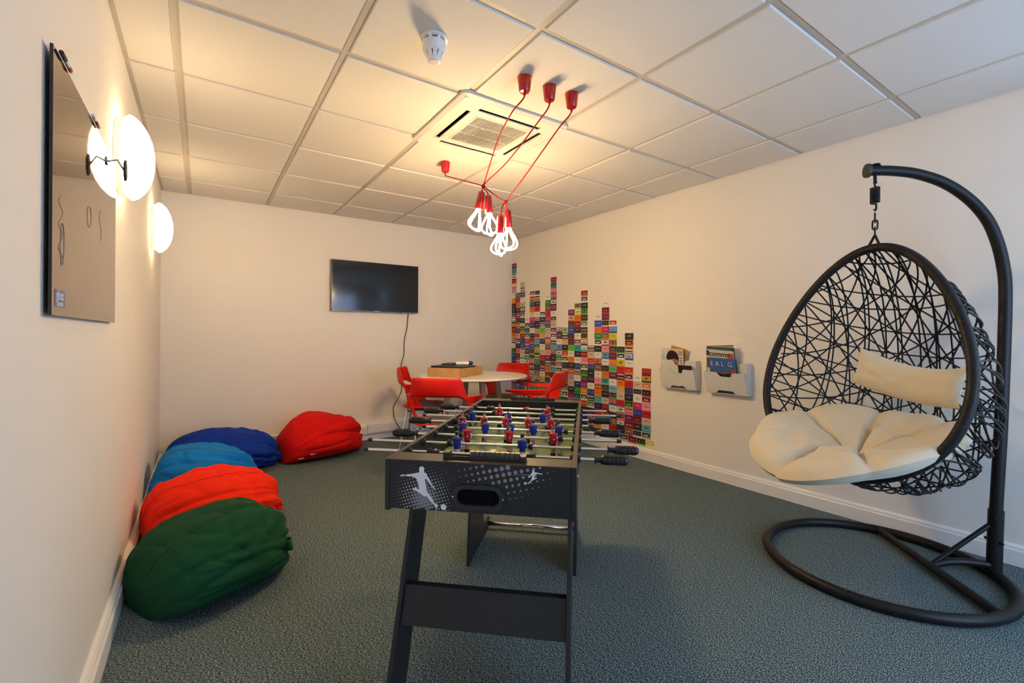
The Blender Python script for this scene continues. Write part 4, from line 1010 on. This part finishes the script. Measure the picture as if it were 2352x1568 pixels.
# hanger: V bracket, chain, spring
topp = egg(0, 1, 0); hang = (Vector(ST.location) + hk0 + Vector((0, 0, -.052))) - BC
vtop = Vector((hang.x, hang.y, topp.z + .062))
for s in (-1, 1): MB().tube([tuple(vtop), tuple(egg(s * .09, math.sqrt(1 - .0081), 0))], .006, 8).build('bracket', M_METAL, BK_, smooth=40)
def link(c, rot, L=.047, w=.0100, r=.0038):
    pts = []
    for k in range(16):
        a = 2 * PI * k / 16; z = (L / 2 - w) * (1 if math.sin(a) > 0 else -1) + w * math.sin(a); x = w * math.cos(a)
        pts.append((c[0] + x * math.cos(rot), c[1] + x * math.sin(rot), c[2] + z))
    return MB().tube(pts, r, 6, closed=True)
zt_ = hang.z
z = vtop.z + .016; k = 0
sp0 = zt_ - .139
while z < sp0 - .008:
    link((hang.x, hang.y, z), (k % 2) * PI / 2 + .3).build('chain_link', M_METAL, BK_, smooth=True); z += .0345; k += 1
hkb = [(hang.x + .012 * math.cos(a), hang.y - .012 * math.cos(a) * .3, sp0 + .012 + .014 * math.sin(a)) for a in [PI * .9 + k2 * .45 for k2 in range(11)]]
coil = [(hang.x + .018 * math.cos(a), hang.y + .018 * math.sin(a), sp0 + .030 + .0077 * a / (2 * PI)) for a in [2 * PI * k2 / 16 for k2 in range(16 * 10 + 1)]]
MB().tube(coil, .0035, 6).build('spring', M_METAL, BK_, smooth=True)
MB().tube([(hang.x + .018, hang.y, sp0 + .030), (hang.x + .014, hang.y, sp0 + .020), (hang.x + .016, hang.y, sp0 + .006), (hang.x + .004, hang.y, sp0 - .006), (hang.x - .010, hang.y, sp0 - .002)], .0042, 7).build('hook', M_METAL, BK_, smooth=True)
zc2 = sp0 + .030 + .0077 * 10
MB().tube([(hang.x + .018, hang.y, zc2), (hang.x + .002, hang.y, zc2 + .008), (hang.x - .012, hang.y, zc2 + .020), (hang.x - .004, hang.y, zc2 + .036), (hang.x + .012, hang.y, zc2 + .032), (hang.x + .016, hang.y, zc2 + .022)], .0042, 7).build('hook', M_METAL, BK_, smooth=True)

# seat cushion: big tufted round pad drooping over the front of the basket
NH = Vector((math.cos(PSI), math.sin(PSI), 0)); EH = be
S0 = Vector((2.600, .905, .500))
CU = thing('seat_cushion', 'large cream tufted cushion filling the egg chair seat', 'cushion', tuple(S0))
NL = 7
def cush(u, v, side):
    ph = 2 * PI * u; f, s = math.cos(ph), math.sin(ph)      # f towards the opening, s towards image right
    R_ = .40 + .05 * max(0, f) - .02 * max(0, -f) + .03 * abs(s) ** 2
    lob = abs(math.sin(NL * ph / 2 + .25))
    R_ *= .95 + .05 * lob ** .6
    rr = v * R_
    pos = NH * (f * rr) + EH * (s * rr)
    up = .55 * rr ** 1.6 * (.75 + 1.10 * max(0, -f) ** 1.2 + .45 * abs(s)) - .60 * max(0, f) ** 1.5 * max(0, rr - .20)
    sd = min(1., abs(math.sin(NL * ph / 2 + .25)) * 2.2)                # 0 on a seam, 1 in the middle of a lobe
    h_ = math.sqrt(max(0, 1 - v ** 4.5))
    groove = .45 + .55 * sd ** .6
    dim = .055 * math.exp(-(v / .16) ** 2) + .030 * math.exp(-((v - .58) / .10) ** 2) * (1 - sd) + .012 * math.exp(-((v - .58) / .05) ** 2)
    wrk = .012 * noise.noise(pos * 7 + Vector((3, 1, 2))) + .007 * noise.noise(pos * 19)
    thick = (.080 * groove - dim + wrk) * h_ if side > 0 else -.050 * h_
    return (pos.x, pos.y, up + thick)
b = MB()
NU, NV = 168, 30
b.grid(lambda i, j: cush(i, .01 + .99 * j, 1), NU, NV, wrapu=True)
b.grid(lambda i, j: cush(i, 1 - .99 * j, -1), NU, NV, wrapu=True)
cb = b.build('pad', M_CREAM, CU, smooth=True)
MB().lathe([(.012, 0), (.011, .005), (.004, .007)], 14, c=(0, 0, cush(0, .01, 1)[2] - .004)).build('button', M_CREAM, CU, smooth=True)
for k in range(NL):
    u = ((k * 2 * PI - .5) / NL / (2 * PI)) % 1
    MB().tube([tuple(Vector(cush(u, v, 1)) + Vector((0, 0, .0006))) for v in [.04 + .92 * q_ / 24 for q_ in range(25)]], .0016, 5).build('seam', mat('cream_seam', (.42, .35, .22), .9), cb, smooth=True)
# head pillow tied inside the basket
PLW = thing('head_pillow', 'small oblong cream pillow tied inside the egg chair', 'pillow', (2.70, .715, .915))
px = (EH * .94 + Vector((0, 0, -.13))).normalized(); pz = (Vector((0, 0, 1)) - NH * .15); pz = (pz - px * pz.dot(px)).normalized(); pn = px.cross(pz)
if pn.dot(NH) < 0: pn = -pn
def pil(u, v, s):
    a, c_ = 2 * u - 1, 2 * v - 1
    ed = (1 - abs(a) ** 3.2) ** .55 * (1 - abs(c_) ** 2.6) ** .55 if abs(a) < 1 and abs(c_) < 1 else 0
    w, hgt = .235, .090
    pin = 1 - .10 * (1 - a * a)
    x = a * w * (1 - .05 * (1 - c_ * c_)); z = c_ * hgt * pin + .035 * a * a - .012
    wr_ = .006 * noise.noise(Vector((a * 4, c_ * 3, s))) + .004 * math.sin(a * 9 + c_ * 5) * abs(a) ** 2
    return tuple(px * x + pz * z + pn * (s * (.050 * ed + wr_ * ed) + .05 * a * a))
b = MB()
b.grid(lambda u, v: pil(u, v, 1), 40, 18); b.grid(lambda u, v: pil(1 - u, v, -1), 40, 18)
b.build('pillow', M_CREAM, PLW, smooth=True)
for s in (-1, 1):
    p0 = px * (s * .203) + pn * .05 + pz * .03
    MB().tube(spline([p0, p0 + px * (s * .02) + pz * .012, p0 + px * (s * .03) - pn * .02, p0 + px * (s * .018) - pn * .03 - pz * .02, p0 + px * (s * .012) - pz * .03], 5), .0030, 5).build('tie', M_CREAM, PLW, smooth=True)
